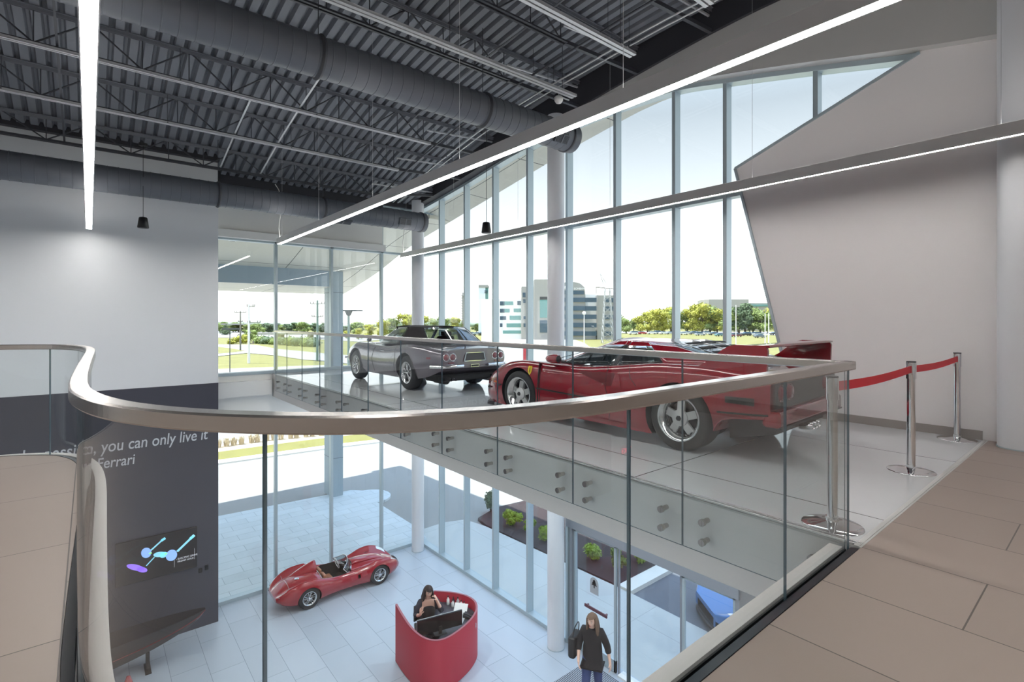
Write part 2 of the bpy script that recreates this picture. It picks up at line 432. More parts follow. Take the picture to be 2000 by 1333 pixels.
# --- right side: roof edge beam, bulkhead, angular wall
ys = frange(-7, 13.95, 60)
def strip(mb, ys, x0, x1, lo, hi, mi=0):
    rows = []
    for y in ys:
        a, b = lo(y), max(hi(y), lo(y) + .001)
        rows.append([(x0, y, a), (x1, y, a), (x1, y, b), (x0, y, b)])
    mb.rings(rows, mi, False, True)
mb = MB(); strip(mb, ys, 7.5, 7.74, bandz, lambda y: deck(y) + .12); st(mb.build('trim_8', M['band']))
ysb = frange(-7, 8.2, 50)
mb = MB(); strip(mb, ysb, 7.56, 7.80, lambda y: head(y) + .02, lambda y: max(bandz(y) + .02, head(y) + .03)); st(mb.build('wall_right', M['bulk']))
mb = MB(); strip(mb, ys, 7.80, 8.05, lambda y: head(y) + .03, lambda y: max(sof(y) + .1, head(y) + .2)); st(mb.build('wall_right', M['soffit']))
shard = [(3.9, 3.68), (1.62, head(1.62) + .02)] + [(y, head(y) + .02) for y in frange(.97, -7, 14)] + [(-7, 0), (3.0, 0)]
mb = MB(); mb.prism([V((7.70, y, z)) for y, z in shard], (.19, 0, 0)); st(mb.build('wall_right', M['grey_wall']))
mb = MB()
for (a, b) in (((3.9, 3.68), (1.62, head(1.62))), ((3.9, 3.68), (3.0, 0))):
    mb.bar((7.69, *a), (7.69, *b), .035, .03, up=(1, 0, 0))
st(mb.build('trim_9', M['alu']))
mb = MB(); mb.box(7.685, 7.70, 1.06, 2.98, 0, .1); mb.box(7.66, 7.70, -7, .93, 0, .1); st(mb.build('baseboard_right', mat('baseboard_grey', srgb(150, 144, 140), .5)))
mb = MB(); mb.box(7.9, 8.1, -7, 3.45, ZL, 0); st(mb.build('wall_right', M['grey_wall']))
mb = MB(); mb.box(7.75, 8.05, 3.43, 3.86, ZL, -.5); st(mb.build('wall_right', mat('grey_pier', srgb(128, 128, 130), .5)))

# --- round columns
for k, (cx, cyy, z0) in enumerate(((7.49, 13.43, ZL), (7.49, 7.63, ZL), (7.49, .74, 0))):
    mb = MB(); mb.cyl((cx, cyy, z0), (cx, cyy, bandz(cyy) + .1), .178, n=48)
    c = mb.build('column', M['column'])
    c['label'] = ['round pale column at the corner where the two glass fronts meet', 'round pale column at the right glass front, behind the low red sports car', 'round white column at the right edge, beside the grey wall and barrier posts'][k]
    c['category'] = 'column'
    mb = MB(); mb.cyl((cx, cyy, z0), (cx, cyy, z0 + .012), .186, n=48); mb.build('base_ring', M['alu'], c)

# --- right glass front: one window per bay
MY = [13.86, 12.66, 11.39, 10.13, 8.84, 7.58, 6.3, 5.02, 4.1, 2.79, 1.5]
n_win = 0
def wname():
    global n_win
    n_win += 1
    return 'window_%d' % n_win
def headcap(mb, y0, y1):
    r = []
    for y in frange(y0, y1, 4): r.append([(7.74, y, head(y) - .05), (7.95, y, head(y) - .05), (7.95, y, head(y) + .04), (7.74, y, head(y) + .04)])
    mb.rings(r, 0, False)
def mull(mb, y, z0, z1, w=.032):
    mb.box(7.75, 7.9, y - w, y + w, z0, z1); mb.box(7.90, 7.935, y - w * .6, y + w * .6, z0, z1)
for i in range(len(MY) - 1):
    y1, y0 = MY[i], MY[i + 1]
    low = -5.46
    doorzone = 3.9 < (y0 + y1) / 2 < 7.58
    mb = MB()
    mull(mb, y0, 0 if doorzone or y0 < 4 else low, head(y0) + .02)
    if i == 0: mull(mb, y1, low, head(y1))
    headcap(mb, y0, y1)
    mb.box(7.76, 7.93, y0, y1, 3.27, 3.33)
    if not doorzone and y0 > 4:
        mb.box(7.74, 7.94, y0, y1, low, low + .09); mb.box(7.76, 7.93, y0, y1, -.62, -.02)
    mb.box(7.74, 7.94, y0, y1, 0.0, .06)
    w = st(mb.build(wname(), M['alu'], bevel=.003))
    mb = MB(); mb.box(7.895, 7.912, y0 + .03, y1 - .03, .05, 3.28); mb.build('pane', M['win'], w)
    mb = MB(); r = []
    for y in frange(y0 + .03, y1 - .03, 4): r.append([(7.895, y, 3.32), (7.912, y, 3.32), (7.912, y, head(y) - .03), (7.895, y, head(y) - .03)])
    mb.rings(r, 0, False); mb.build('pane', M['win'], w)
    if not doorzone and y0 > 4:
        mb = MB(); mb.box(7.895, 7.912, y0 + .03, y1 - .03, low + .08, -.6); mb.build('pane', M['win'], w)
# lower entrance: header, doors, side lights
mb = MB(); mb.box(7.72, 7.98, 3.86, 7.56, -2.99, -2.66); mb.box(7.72, 7.98, 3.86, 7.56, -.62, -.5)
for y in (7.47, 3.9): mb.box(7.76, 7.94, y - .035, y + .035, ZL, -.55)
for y in (6.27, 4.93): mb.box(7.83, 7.87, y - .015, y + .015, ZL, -2.9)
w = st(mb.build(wname(), mat('entrance_frame', srgb(140, 146, 154), .4, metal=.2)))
mb = MB(); mb.box(7.85, 7.865, 4.96, 6.24, ZL + .04, -2.99); mb.build('pane', M['win'], w)
mb = MB(); mb.box(7.85, 7.865, 3.93, 7.44, -2.66, -.62); mb.build('pane', M['win'], w)
mb = MB(); mb.box(7.76, 7.94, 4.96, 6.24, ZL, ZL + .03); mb.build('threshold', M['paint_wh'], w)
for k, (y0, y1) in enumerate(((6.31, 7.42), (3.94, 4.89))):
    fr = MB()
    fr.box(7.80, 7.85, y0, y0 + .05, ZL + .01, -3.0); fr.box(7.80, 7.85, y1 - .05, y1, ZL + .01, -3.0)
    fr.box(7.80, 7.85, y0, y1, ZL + .01, ZL + .24); fr.box(7.80, 7.85, y0, y1, -3.06, -3.0)
    d = st(fr.build('door_%d' % (k + 1), M['alu'], bevel=.003))
    mb = MB(); mb.box(7.82, 7.832, y0 + .04, y1 - .04, ZL + .22, -3.04); mb.build('pane', M['win'], d)
    ym = (y0 + y1) / 2
    mb = MB(); mb.box(7.735, 7.765, ym - .38, ym + .2, ZL + 1.0, ZL + 1.06); mb.box(7.76, 7.82, ym - .34, ym - .31, ZL + 1.01, ZL + 1.05); mb.box(7.76, 7.82, ym + .14, ym + .17, ZL + 1.01, ZL + 1.05)
    mb.build('push_bar', mat('maroon_bar', srgb(92, 52, 62), .35), d, bevel=.006, label='dark maroon push bar')
    # round-topped sticker with a dark crest
    s = MB(); pts = [(7.815, ym + .11 * cos(t), ZL + 1.52 + .11 * sin(t)) for t in frange(0, pi, 12)] + [(7.815, ym - .11, ZL + 1.30), (7.815, ym + .11, ZL + 1.30)]
    s.prism(pts, (-.003, 0, 0)); sk = s.build('sticker', mat('sticker_grey', srgb(168, 172, 176), .5), d, label='round-topped grey sticker with a dark tree-like crest')
    s = MB()
    for r0, zz in ((.075, 1.47), (.06, 1.51), (.04, 1.55)):
        s.prism([(7.811, ym - r0, ZL + zz), (7.811, ym + r0, ZL + zz), (7.811, ym, ZL + zz + r0 * 1.0)], (-.002, 0, 0))
    s.box(7.809, 7.811, ym - .015, ym + .015, ZL + 1.42, ZL + 1.47); s.build('crest', M['black'], sk)
# --- left glass front
MX = [2.28, 3.66, 5.08, 6.54, 7.78]
for i in range(4):
    x0, x1 = MX[i], MX[i + 1]
    top = 3.32 if i < 3 else 4.68
    mb = MB()
    xs = [x1] if i else [x0, x1]
    for xx in xs:
        tz = 3.32 if xx < 6.5 else 4.68
        for a, b in ((ZL, -1.08), (.05, tz)):
            mb.box(xx - .032, xx + .032, 13.80, 13.93, a, b); mb.box(xx - .018, xx + .018, 13.93, 13.965, a, b)
    mb.box(x0, x1, 13.78, 13.96, ZL, ZL + .09); mb.box(x0, x1, 13.78, 13.96, -1.16, -1.08)
    mb.box(x0, x1, 13.80, 13.95, 3.27, 3.33)
    if i == 3: mb.box(x0, x1, 13.80, 13.95, 4.6, 4.68)
    w = st(mb.build(wname(), M['alu'], bevel=.003))
    mb = MB(); mb.box(x0 + .03, x1 - .03, 13.925, 13.942, ZL + .08, -1.14); mb.build('pane', M['win'], w)
    mb = MB(); mb.box(x0 + .03, x1 - .03, 13.925, 13.942, .06, 3.28); mb.build('pane', M['win'], w)
    if i == 3:
        mb = MB(); mb.box(x0 + .03, x1 - .03, 13.925, 13.942, 3.32, 4.61); mb.build('pane', M['win'], w)

# --- near curved balustrade
bal = thing('glass_balustrade', 'curved clear glass balustrade with flat steel handrail sweeping across the foreground', 'balustrade', (1.9, 1.07, 0))
PATHL = [0]
for i in range(1, len(RAIL)): PATHL.append(PATHL[-1] + (RAIL[i] - RAIL[i - 1]).length)
def near_s(x, y):
    k = min(range(len(RAIL)), key=lambda i: (RAIL[i] - V((x, y, 0))).length); return PATHL[k]
def sub_path(s0, s1, n):
    out = []
    for s in frange(s0, s1, n):
        for i in range(1, len(RAIL)):
            if PATHL[i] >= s - 1e-9: break
        t = (s - PATHL[i - 1]) / max(PATHL[i] - PATHL[i - 1], 1e-9); out.append(RAIL[i - 1].lerp(RAIL[i], min(max(t, 0), 1)))
    return out
hr = [(-.028, 1.047), (.028, 1.047), (.031, 1.052), (.031, 1.09), (.026, 1.096), (-.026, 1.096), (-.031, 1.09), (-.031, 1.052)]
mb = MB(); mb.sweep([V((3.50, 1.07, 0))] + RAIL[1:], hr); loc_to(mb.build('handrail', M['steel'], label='flat brushed steel handrail'), bal)
mb = MB(); mb.sweep(RAIL, [(-.053, -.3), (.028, -.3), (.028, -.03), (.012, -.02), (.012, -.12), (-.012, -.12), (-.012, -.004), (-.053, .003)]); loc_to(mb.build('base_shoe', M['shoe'], label='black channel at the floor edge'), bal)
cuts = [0.0, near_s(2.61, 1.07), near_s(1.37, 1.07), near_s(.355, 1.445), near_s(-.02, 2.42), near_s(-.025, 3.45), near_s(0, 4.55), near_s(0, 5.75), near_s(-.31, 6.9), near_s(-1.6, 7.2), near_s(-2.9, 7.2), PATHL[-1]]
for a, b in zip(cuts, cuts[1:]):
    if b - a < .05: continue
    p = sub_path(a + .003, b - .003, max(2, int((b - a) / .05)))
    mb = MB(); th = .006
    L_, R_ = offset(p, th), offset(p, -th)
    z0, z1 = -.11, 1.05
    mb.grid([[q + V((0, 0, z0)), q + V((0, 0, z1))] for q in L_], 0, True)
    mb.grid([[q + V((0, 0, z1)), q + V((0, 0, z0))] for q in R_], 0, True)
    for e in (0, -1): mb.add([L_[e] + V((0, 0, z0)), R_[e] + V((0, 0, z0)), R_[e] + V((0, 0, z1)), L_[e] + V((0, 0, z1))], [(0, 1, 2, 3)], 1)
    loc_to(mb.build('glass_panel', [M['rail_glass'], M['gedge']], fix=True), bal)

# --- straight balustrade of the bridge
GX = 3.47
br = thing('glass_balustrade', 'straight clear glass balustrade pinned to the edge of the car bridge', 'balustrade', (GX, 1.07, 0))
mb = MB(); mb.sweep([V((GX, 1.04, 0)), V((GX, 7, 0)), V((GX, 13.17, 0))], hr); loc_to(mb.build('handrail', M['steel'], label='flat steel handrail'), br)
cy_ = [1.085, 2.17, 3.31, 4.45, 5.6, 6.72, 7.84, 8.96, 10.08, 11.16, 12.24, 13.14]
so = None
for a, b in zip(cy_, cy_[1:]):
    mb = MB(); y0, y1 = a + .004, b - .004; z0, z1 = -.37, 1.05
    vs = [(x, y, z) for x in (GX - .0065, GX + .0065) for y in (y0, y1) for z in (z0, z1)]
    mb.add(vs, [(0, 1, 3, 2), (4, 6, 7, 5)], 0); mb.add(vs, [(0, 4, 5, 1), (2, 3, 7, 6), (0, 2, 6, 4), (1, 5, 7, 3)], 1)
    p = mb.build('glass_panel', [M['rail_glass'], M['gedge']]); loc_to(p, br)
    for yy in (y0 + .17, y1 - .17):
        for zz in (-.14, -.285):
            if so is None:
                mb = MB(); mb.cyl((0, 0, 0), (-.028, 0, 0), .026, n=18); mb.cyl((0, 0, 0), (.065, 0, 0), .019, n=14); mb.box(-.0295, -.028, -.004, .004, -.02, .02)
                so = mb.build('standoff', M['steel'])
                c = so
            else: c = so.copy(); COL.objects.link(c)
            c.location = (GX - .008, yy, zz); c.parent = p; c.matrix_parent_inverse = (br.matrix_basis @ Matrix.Identity(4)).inverted() if False else Matrix.Identity(4)
            c.parent = p; c.matrix_parent_inverse = Matrix.Identity(4)
bpy.context.view_layer.update()
def sharp_(me, ang):
    me.set_sharp_from_angle(angle=radians(ang))
mb = MB(); mb.box(-9, 2.25, 12.98, 13.13, deck(13.05) - .06, deck(13.05) + .12); st(mb.build('trim_10', M['band']))
# ------------------------------------------------------------------ open-web joists
JY = [(12.6, 4.60), (11.2, 4.93), (9.8, 5.20), (8.4, 5.42), (7.0, 5.55), (5.6, 5.63), (4.2, 5.69), (2.8, 5.68)]
JN = ['nearest the left wall', 'second from the left wall', 'third from the left wall', 'behind the big spiral duct', 'just in front of the big spiral duct', 'second in front of the big spiral duct', 'third in front of the big spiral duct', 'nearest overhead at the top edge']
for k, (jy, jz) in enumerate(JY):
    top = deck(jy) - .0
    t = thing('steel_joist', 'dark open-web steel joist under the ribbed ceiling, ' + JN[k], 'joist', (7.4, jy, jz), group=None)
    mb = MB()
    for s in (-1, 1):
        mb.box(-8.8, 5.7, jy + s * .035 - .02, jy + s * .035 + .02, jz, jz + .008); mb.box(-8.8, 5.7, jy + s * .018 - .004, jy + s * .018 + .004, jz, jz + .05)
    loc_to(mb.build('bottom_chord', M['joist']), t)
    mb = MB()
    for s in (-1, 1):
        mb.box(-8.8, 7.55, jy + s * .030 - .018, jy + s * .030 + .018, top - .012, top - .002); mb.box(-8.8, 7.55, jy + s * .018 - .004, jy + s * .018 + .004, top - .06, top)
    loc_to(mb.build('top_chord', M['deck']), t)
    x = 5.6; n = 0
    mb = MB()
    while x > -8.6:
        mb.cyl((x, jy, jz + .03), (x - .6, jy, top - .03), .013, n=6, caps=False); mb.cyl((x - 1.24, jy, jz + .03), (x - .64, jy, top - .03), .013, n=6, caps=False)
        mb.cyl((x - .62, jy, top - .03), (x - .62, jy, jz + .03), .009, n=6, caps=False)
        mb.cyl((x, jy, top - .03), (x, jy, jz + .03), .009, n=6, caps=False)
        x -= 1.24
    loc_to(mb.build('web_lattice', M['joist']), t)
    mb = MB(); mb.bar((5.68, jy, jz + .02), (7.5, jy, bandz(jy) + .02), .06, .06); loc_to(mb.build('brace', M['joist']), t)
    mb = MB(); mb.bar((5.7, jy + .03, jz + .3), (7.5, jy + .03, top - .1), .03, .03); loc_to(mb.build('end_strut', M['rail_grey']), t)
# pale twin channels
RL = [(11.2 - .03, 4.915, 5.7), (9.8 - .03, 5.185, 5.75), (6.30, 5.30, 6.64), (4.84, 5.37, 6.39), (3.48, 5.42, 6.19)]
RNM = ['along the second joist from the left wall', 'along the third joist from the left wall', 'right of the big spiral duct', 'ending left of the white ceiling sensor pipes', 'at the top edge of the ceiling']
for k, (ry, rz_, xe) in enumerate(RL):
    t = thing('channel_track', 'pale twin metal channel track, ' + RNM[k], 'ceiling track', (xe, ry, rz_))
    w = .016 if k < 2 else .026
    for s in (-1, 1):
        mb = MB(); y = ry + s * (w + .012)
        mb.box(-8.8, xe, y - w, y + w, rz_ - .012, rz_ + .006); mb.box(-8.8, xe, y - w, y - w + .004, rz_, rz_ + .03); mb.box(-8.8, xe, y + w - .004, y + w, rz_, rz_ + .03)
        loc_to(mb.build('channel', M['rail_grey']), t)
    for x in frange(-7.5, xe - .3, 6):
        mb = MB(); mb.box(x - .01, x + .01, ry - .05, ry + .05, rz_ + .006, rz_ + .02); mb.cyl((x, ry, rz_ + .01), (x, ry, deck(ry)), .005, n=6)
        loc_to(mb.build('hanger', M['joist']), t)
# bridging angles between joists
for k, (bx, ya, yb) in enumerate(((-.35, 7.0, 12.6), (2.2, 9.8, 12.6), (3.0, 8.4, 12.6), (-4.0, 4.2, 12.6), (5.0, 4.2, 9.8))):
    js = [(a, b) for a, b in JY if ya - .1 <= a <= yb + .1]
    mb = MB()
    for (a, b), (c, d) in zip(js, js[1:]): mb.bar((bx, a, b + .06), (bx, c, d + .06), .03, .012)
    mb.build('bridging_angle', M['rail_grey'] if k in (1, 2) else M['joist'], label=['dark bridging angle beside the left lamp strip', 'pale bridging angle between the joists left of the hanging speaker cable', 'pale bridging angle tying the joists near the left glass front', 'dark bridging angle at the far left ceiling', 'dark bridging angle near the window end of the joists'][k], category='bridging')
# pipes following the roof curve
def arch_pts(x, dz, y0, y1, n=30): return [(x, y, interp([(a, b) for a, b in JY[::-1]], y) + dz) for y in frange(y0, y1, n)]
for k, (px, dz, r) in enumerate(((5.86, -.04, .016), (6.28, -.10, .014), (6.42, -.10, .012))):
    pts = arch_pts(px, dz, 2.6, 12.6) if k else arch_pts(px, dz, 2.6, 12.4)
    mb = MB(); mb.tube(pts, r, 8)
    p = mb.build('ceiling_pipe', M['rail_grey'] if k else M['joist'], label=['slim dark sprinkler pipe curving with the roof near the glass front', 'slim pale conduit curving with the roof, outer of the pair', 'slim pale conduit curving with the roof, nearest the windows'][k], category='pipe')
    for i in range(2, len(pts) - 1, 5):
        mb = MB(); mb.cyl(V(pts[i]) - V((0, .012, 0)), V(pts[i]) + V((0, .012, 0)), r * 1.35, n=8); mb.cyl(pts[i], V(pts[i]) + V((0, 0, .45)), .004, n=5)
        mb.build('pipe_clip', M['joist'], p)
# white sensor
t = thing('ceiling_sensor', 'small white dome sensor hanging at the end of the pale track', 'sensor', (6.35, 6.40, 5.24))
mb = MB(); mb.lathe([(.001, -.10), (.05, -.09), (.075, -.05), (.08, -.0), (.075, .0), (.06, .02), (.001, .02)], (0, 0, 0), n=20); mb.build('dome', M['paint_wh'], t)
mb = MB(); mb.box(.0, .26, -.012, .012, .02, .035); mb.cyl((0, 0, 0), (0, 0, .12), .01, n=8); mb.build('bracket', M['rail_grey'], t)

# ------------------------------------------------------------------ spiral ducts
def duct(y, z, r, x0, x1, lab, collars, reg):
    t = thing('spiral_duct', lab, 'duct', (x1, y, z))
    prof = []; x = x0
    while x < x1 - .02:
        prof += [(r, x), (r, x + .15), (r + .005, x + .153), (r + .005, x + .161)]; x += .165
    prof.append((r, x1))
    mb = MB(); mb.lathe([(a, b) for a, b in prof], (0, y, z), (1, 0, 0), 40); dw = mb.build('duct_wall', M['duct'], fix=False); sharp_(dw.data, 12); loc_to(dw, t)
    for c in collars:
        mb = MB(); mb.lathe([(r - .01, c - .03), (r + .012, c - .03), (r + .012, c - .01), (r + .03, c - .008), (r + .03, c + .008), (r + .012, c + .01), (r + .012, c + .03), (r - .01, c + .03)], (0, y, z), (1, 0, 0), 40)
        mb.cyl((c, y, z + r), (c, y, deck(y)), .006, n=6)
        loc_to(mb.build('collar', M['joist']), t)
    mb = MB(); mb.lathe([(r, x1 - .05), (r + .02, x1 - .045), (r + .02, x1), (r - .03, x1), (r - .035, x1 - .02), (.001, x1 - .02)], (0, y, z), (1, 0, 0), 40)
    loc_to(mb.build('end_cap', M['joist']), t)
    # register grilles low on the near side
    for (gx, ang, wd) in reg:
        d = V((0, -cos(ang), -sin(ang))); u = V((1, 0, 0)); w = V((0, sin(ang), -cos(ang)))
        c = V((gx, y, z)) + d * (r + .02)
        mb = MB(); mb.obox(c - d * .03, u * wd, w * .085, d * .05)
        g = mb.build('register_box', M['duct']); loc_to(g, t)
        mb = MB()
        mb.obox(c + d * .021, u * (wd - .02), w * .07, d * .002)
        gg = mb.build('grille_recess', M['black']); gg.parent = g
        mb = MB()
        for k in range(9):
            q = c + d * .026 + w * (-.06 + .015 * k); mb.obox(q, u * (wd - .02), w * .0022, d * .004)
        mb.obox(c + d * .026, u * .012, w * .075, d * .006)
        gg = mb.build('grille_slats', M['duct']); gg.parent = g
    return t
duct(6.74, 4.76, .255, -8.8, 6.9, 'big dark spiral duct crossing the upper ceiling towards the glass front', (-5.8, -3.1, -.55, 2.3, 4.95), ((6.55, radians(35), .16),))
duct(12.28, 3.99, .25, -8.8, 6.95, 'dark spiral duct running low along the left wall to the corner column', (-5.2, -3.2, -1.2, 2.1, 4.3), ((6.35, radians(20), .17), (4.75, radians(75), .22)))

# ------------------------------------------------------------------ linear lamps
for k, lx in enumerate((0.0, 3.37, 6.77, -3.4, -6.8)):
    lab = ['long linear lamp seen end-on over the left side, its strip glowing white', 'long pale linear lamp crossing the middle above the car bridge', 'long pale linear lamp running in front of the right glass front', 'linear lamp hanging left of the camera', 'linear lamp hanging at the far left'][k]
    y1 = [12.75, 12.5, 13.05, 12.5, 12.5][k]; y0 = -5.5
    t = thing('linear_lamp', lab, 'lamp', (lx, y1, 3.08))
    mb = MB(); w = .05; z0, z1 = 3.085, 3.215
    vs = [(-w, z0), (-w, z1), (w, z1), (w, z0), (w - .008, z0), (w - .008, z0 + .012), (-w + .008, z0 + .012), (-w + .008, z0)]
    if k == 2: vs = [(-w, z0), (-w, z1), (w, z1), (w, z0), (-.0, z0), (-.0, z0 + .012), (-w + .006, z0 + .012), (-w + .006, z0)]
    mb.prism([V((lx + a, y0, b)) for a, b in vs], (0, y1 - y0, 0)); loc_to(mb.build('housing', M['fixture']), t)
    mb = MB(); mb.box(lx + vs[7][0], lx + vs[4][0], y0 + .01, y1 - .01, z0 + .003, z0 + .009); loc_to(mb.build('diffuser', M['led'], label='glowing diffuser strip'), t)
    mb = MB(); mb.box(lx - .036, lx + .036, y0 + .01, y1 - .01, z1, z1 + .004); loc_to(mb.build('added_uplight', M['led_up_added'], label='added upward glow strip brightening the ceiling'), t)  # upward glow added to brighten the deck and upper walls
    for yy in [y1 - .25] + [y1 - .25 - 2.4 * i for i in range(1, 7)]:
        mb = MB(); mb.cyl((lx, yy, z1), (lx, yy, deck(yy)), .0022, n=6); loc_to(mb.build('suspension_cable', M['rail_grey']), t)
    if k in (1, 2):
        mb = MB(); ye = y1 - .12
        pts = cr([(lx - .01, ye, z1), (lx - .03, ye, z1 + .3), (lx + .02, ye - .02, z1 + .75), (lx - .02, ye, z1 + 1.05), (lx - .10, ye + .05, z1 + 1.22)], 6)
        mb.tube(pts, .010, 8); loc_to(mb.build('power_cord', M['paint_wh'], label='white power cord'), t)

# ------------------------------------------------------------------ hanging cone speakers
for k, (px, py, pz, top) in enumerate(((.80, 12.05, 3.23, 4.72), (5.85, 7.85, 3.13, 5.4))):
    t = thing('pendant_speaker', ['black cone-shaped speaker hanging on a long cable against the white wall', 'black cone-shaped speaker hanging before the windows in the middle'][k], 'pendant speaker', (px, py, pz))
    mb = MB(); mb.lathe([(.001, -.13), (.085, -.13), (.095, -.12), (.07, .06), (.06, .075), (.02, .085), (.001, .085)], (0, 0, 0), n=28); mb.build('cone_shell', M['black'], t)
    mb = MB(); mb.cyl((0, 0, .08), (0, 0, top - pz), .005, n=6); mb.build('cable', M['black'], t)
    mb = MB(); mb.cyl((0, 0, top - pz - .05), (0, 0, top - pz), .07, n=16); mb.build('ceiling_cup', M['black'], t)

# exit sign hanging under the mezzanine (seen only as a reflection)
t = thing('exit_sign', 'small hanging exit sign with red letters, mirrored in the bridge glass', 'exit sign', (-2.56, 7.4, -1.65))
mb = MB(); mb.box(-.17, .17, -.012, .012, -.1, .1); mb.cyl((0, 0, .1), (0, 0, 1.1), .008, n=8); mb.build('sign_plate', mat('sign_plate_grey', srgb(60, 60, 60), .4), t)
o = text('EXIT', .17, (.16, -.014, -.06), (pi / 2, 0, 0), mat('exit_red', (.8, .02, .04, 1), .5, emit=(1, .05, .1), estr=9), 'letters', t, ext=.001, sx=-1)
# ------------------------------------------------------------------ canopy beyond the left glass front, overhang on the right
ys = frange(14.0, 19.6, 14)
mb = MB(); mb.rings([[(-9, y, sof(y)), (9.0, y, sof(y)), (9.0, y, sof(y) + .5), (-9, y, sof(y) + .5)] for y in ys], 0, False)
M['soffit_t'] = tile_mat('soffit_panels', srgb(206, 203, 190), srgb(70, 70, 66), 2.7, 2.4, 0, .5, ox=-.1, mortar=.014, var=.01, noise=.02)
st(mb.build('canopy_soffit', M['soffit_t']))
mb = MB(); mb.rings([[(7.95, y, max(sof(y), head(y) + .05)), (9.0, y, sof(y)), (9.0, y, sof(y) + .5), (7.95, y, sof(y) + .5)] for y in frange(-7, 14.0, 40)], 0, False)
st(mb.build('overhang_soffit', M['soffit_t']))
mb = MB(); mb.prism([V((-9, 19.6, 2.62)), V((-9, 23.0, 2.5)), V((-9, 23.0, 2.9)), V((-9, 19.6, 3.9))], (16.62, 0, 0))
st(mb.build('canopy_beam', M['soffit_t']))
mb = MB(); mb.rings([[(7.62, y, sof(y)), (9.0, y, sof(y)), (9.0, y, sof(y) + .5), (7.62, y, sof(y) + .5)] for y in frange(19.6, 23.2, 8)], 0, False)
st(mb.build('overhang_soffit', M['soffit_t']))
mb = MB(); mb.box(-9, 7.62, 19.57, 19.6, 2.62, 3.24); st(mb.build('canopy_fascia', M['canopy_fascia']))
mb = MB(); mb.box(-9, 9.05, 13.95, 14.02, deck(13.9) - .1, 5.2); st(mb.build('roof_edge', M['canopy_fascia']))
for k, (lx, ly) in enumerate(((3.4, 17.6), (6.4, 17.6))):
    t = thing('recessed_downlight', 'small round downlight in the outdoor canopy soffit, ' + ['left one', 'right one'][k], 'downlight', (lx, ly, sof(ly)))
    mb = MB(); mb.cyl((0, 0, -.006), (0, 0, .02), .11, n=20); mb.build('trim_ring', M['paint_wh'], t)
    mb = MB(); mb.cyl((0, 0, -.009), (0, 0, -.006), .075, n=20); mb.build('lens', M['bstone'], t)
pier = MB(); x0, x1, y0, y1 = 7.20, 7.62, 19.54, 20.4
pier.box(x0, x1, y0, y1, -5.5, 3.22)
p = pier.build('canopy_pier', M['stone'], label='tall blue-grey panelled pier carrying the outdoor canopy', category='pier')
mb = MB()
for z in (-4.0, -2.4, -.8, .8, 2.4): mb.box(x0 - .004, x1 + .004, y0 - .004, y1 + .004, z, z + .012)
mb.build('panel_joint', M['joint'], p)

# ------------------------------------------------------------------ ground surfaces (each its own slab, a few centimetres apart)
ZG = -5.50
def slab(name, pts, z, m, th=.03, lab=None, **k):
    mb = MB(); mb.prism([V((p[0], p[1], z - th)) for p in pts], (0, 0, th))
    o = mb.build(name, m); st(o); return o
slab('ground', [(-700, -300), (1200, -300), (1200, 1200), (-700, 1200)], -5.62, M['grass'], .1)
# pale driveway and parking around the building
slab('driveway', [(-60, 14), (-60, 27.9), (4.7, 27.7), (9.8, 27.3), (14, 26.6), (30, 24), (110, -8), (110, -40), (8.05, -40), (8.05, 14)], -5.56, M['road'])
gp = lambda *a: [on_ground(u, v, -5.55) for u, v in a]
# slate forecourt with a rounded end, concrete walk
lobe = [(8.3, 17.95)] + [(8.35 + .8 * sin(t), 18.75 - .8 * cos(t)) for t in frange(.1, pi - .1, 12)] + [(8.1, 19.9)]
slab('forecourt', [(-12, 13.97), (8.1, 13.97)] + [(8.3, 14.6)] + lobe + [(3.4, 20.2), (-12, 21.4)], -5.47, M['slate'], .1)
slab('walkway', [(7.96, -8), (10.4, -8), (10.42, 8.05), (10.1, 13.6), (9.9, 14.5), (9.2, 14.75), (8.35, 14.7), (8.1, 13.97), (7.96, 13.97)], -5.475, M['concrete'], .1)
# mulch bed and its kerb
bedp = [(10.46, 8.35), (13.6, 8.35), (14.2, 9.0), (14.2, 14.0), (13.2, 14.5), (11.4, 14.7), (10.3, 14.3), (10.15, 13.6)]
slab('planting_bed', bedp, -5.46, M['mulch'], .12)
slab('kerb', [(10.42, 7.95), (14.5, 7.95), (14.5, 8.35), (10.42, 8.35)], -5.42, M['curb'], .12)
slab('kerb', [(14.2, 8.35), (14.5, 8.35), (14.5, 14.4), (14.2, 14.2)], -5.42, M['curb'], .12)
slab('parking_bay', [(10.42, -8), (20, -8), (20, 7.95), (10.42, 7.95)], -5.53, M['dark_asphalt'])
# verge between driveway and road
slab('kerb', [(-30, 28.0), (4.7, 27.7), (9.8, 27.3), (14, 26.6), (22, 25), (22, 25.5), (14, 27.2), (9.8, 27.95), (4.7, 28.35), (-30, 28.7)], -5.48, M['curb'], .1)
slab('verge', [(-30, 28.7), (4.7, 28.35), (9.8, 27.95), (14, 27.2), (22, 25.5), (22, 27.5), (14, 29.2), (9.8, 29.9), (4.7, 30.2), (-30, 30.8)], -5.5, M['grass_dry'], .08)
slab('planting_strip', [(-30, 30.8), (4.7, 30.2), (9.8, 29.9), (14, 29.2), (14, 30.6), (9.8, 31.6), (4.7, 32.1), (-30, 32.6)], -5.5, mat('dry_mulch', srgb(196, 180, 158), .95, noise=.2, nscale=4), .08)
slab('pavement', [(-30, 32.6), (4.7, 32.1), (9.8, 31.6), (14, 30.6), (24, 28), (40, 60), (-30, 62)], -5.51, M['road'], .08)
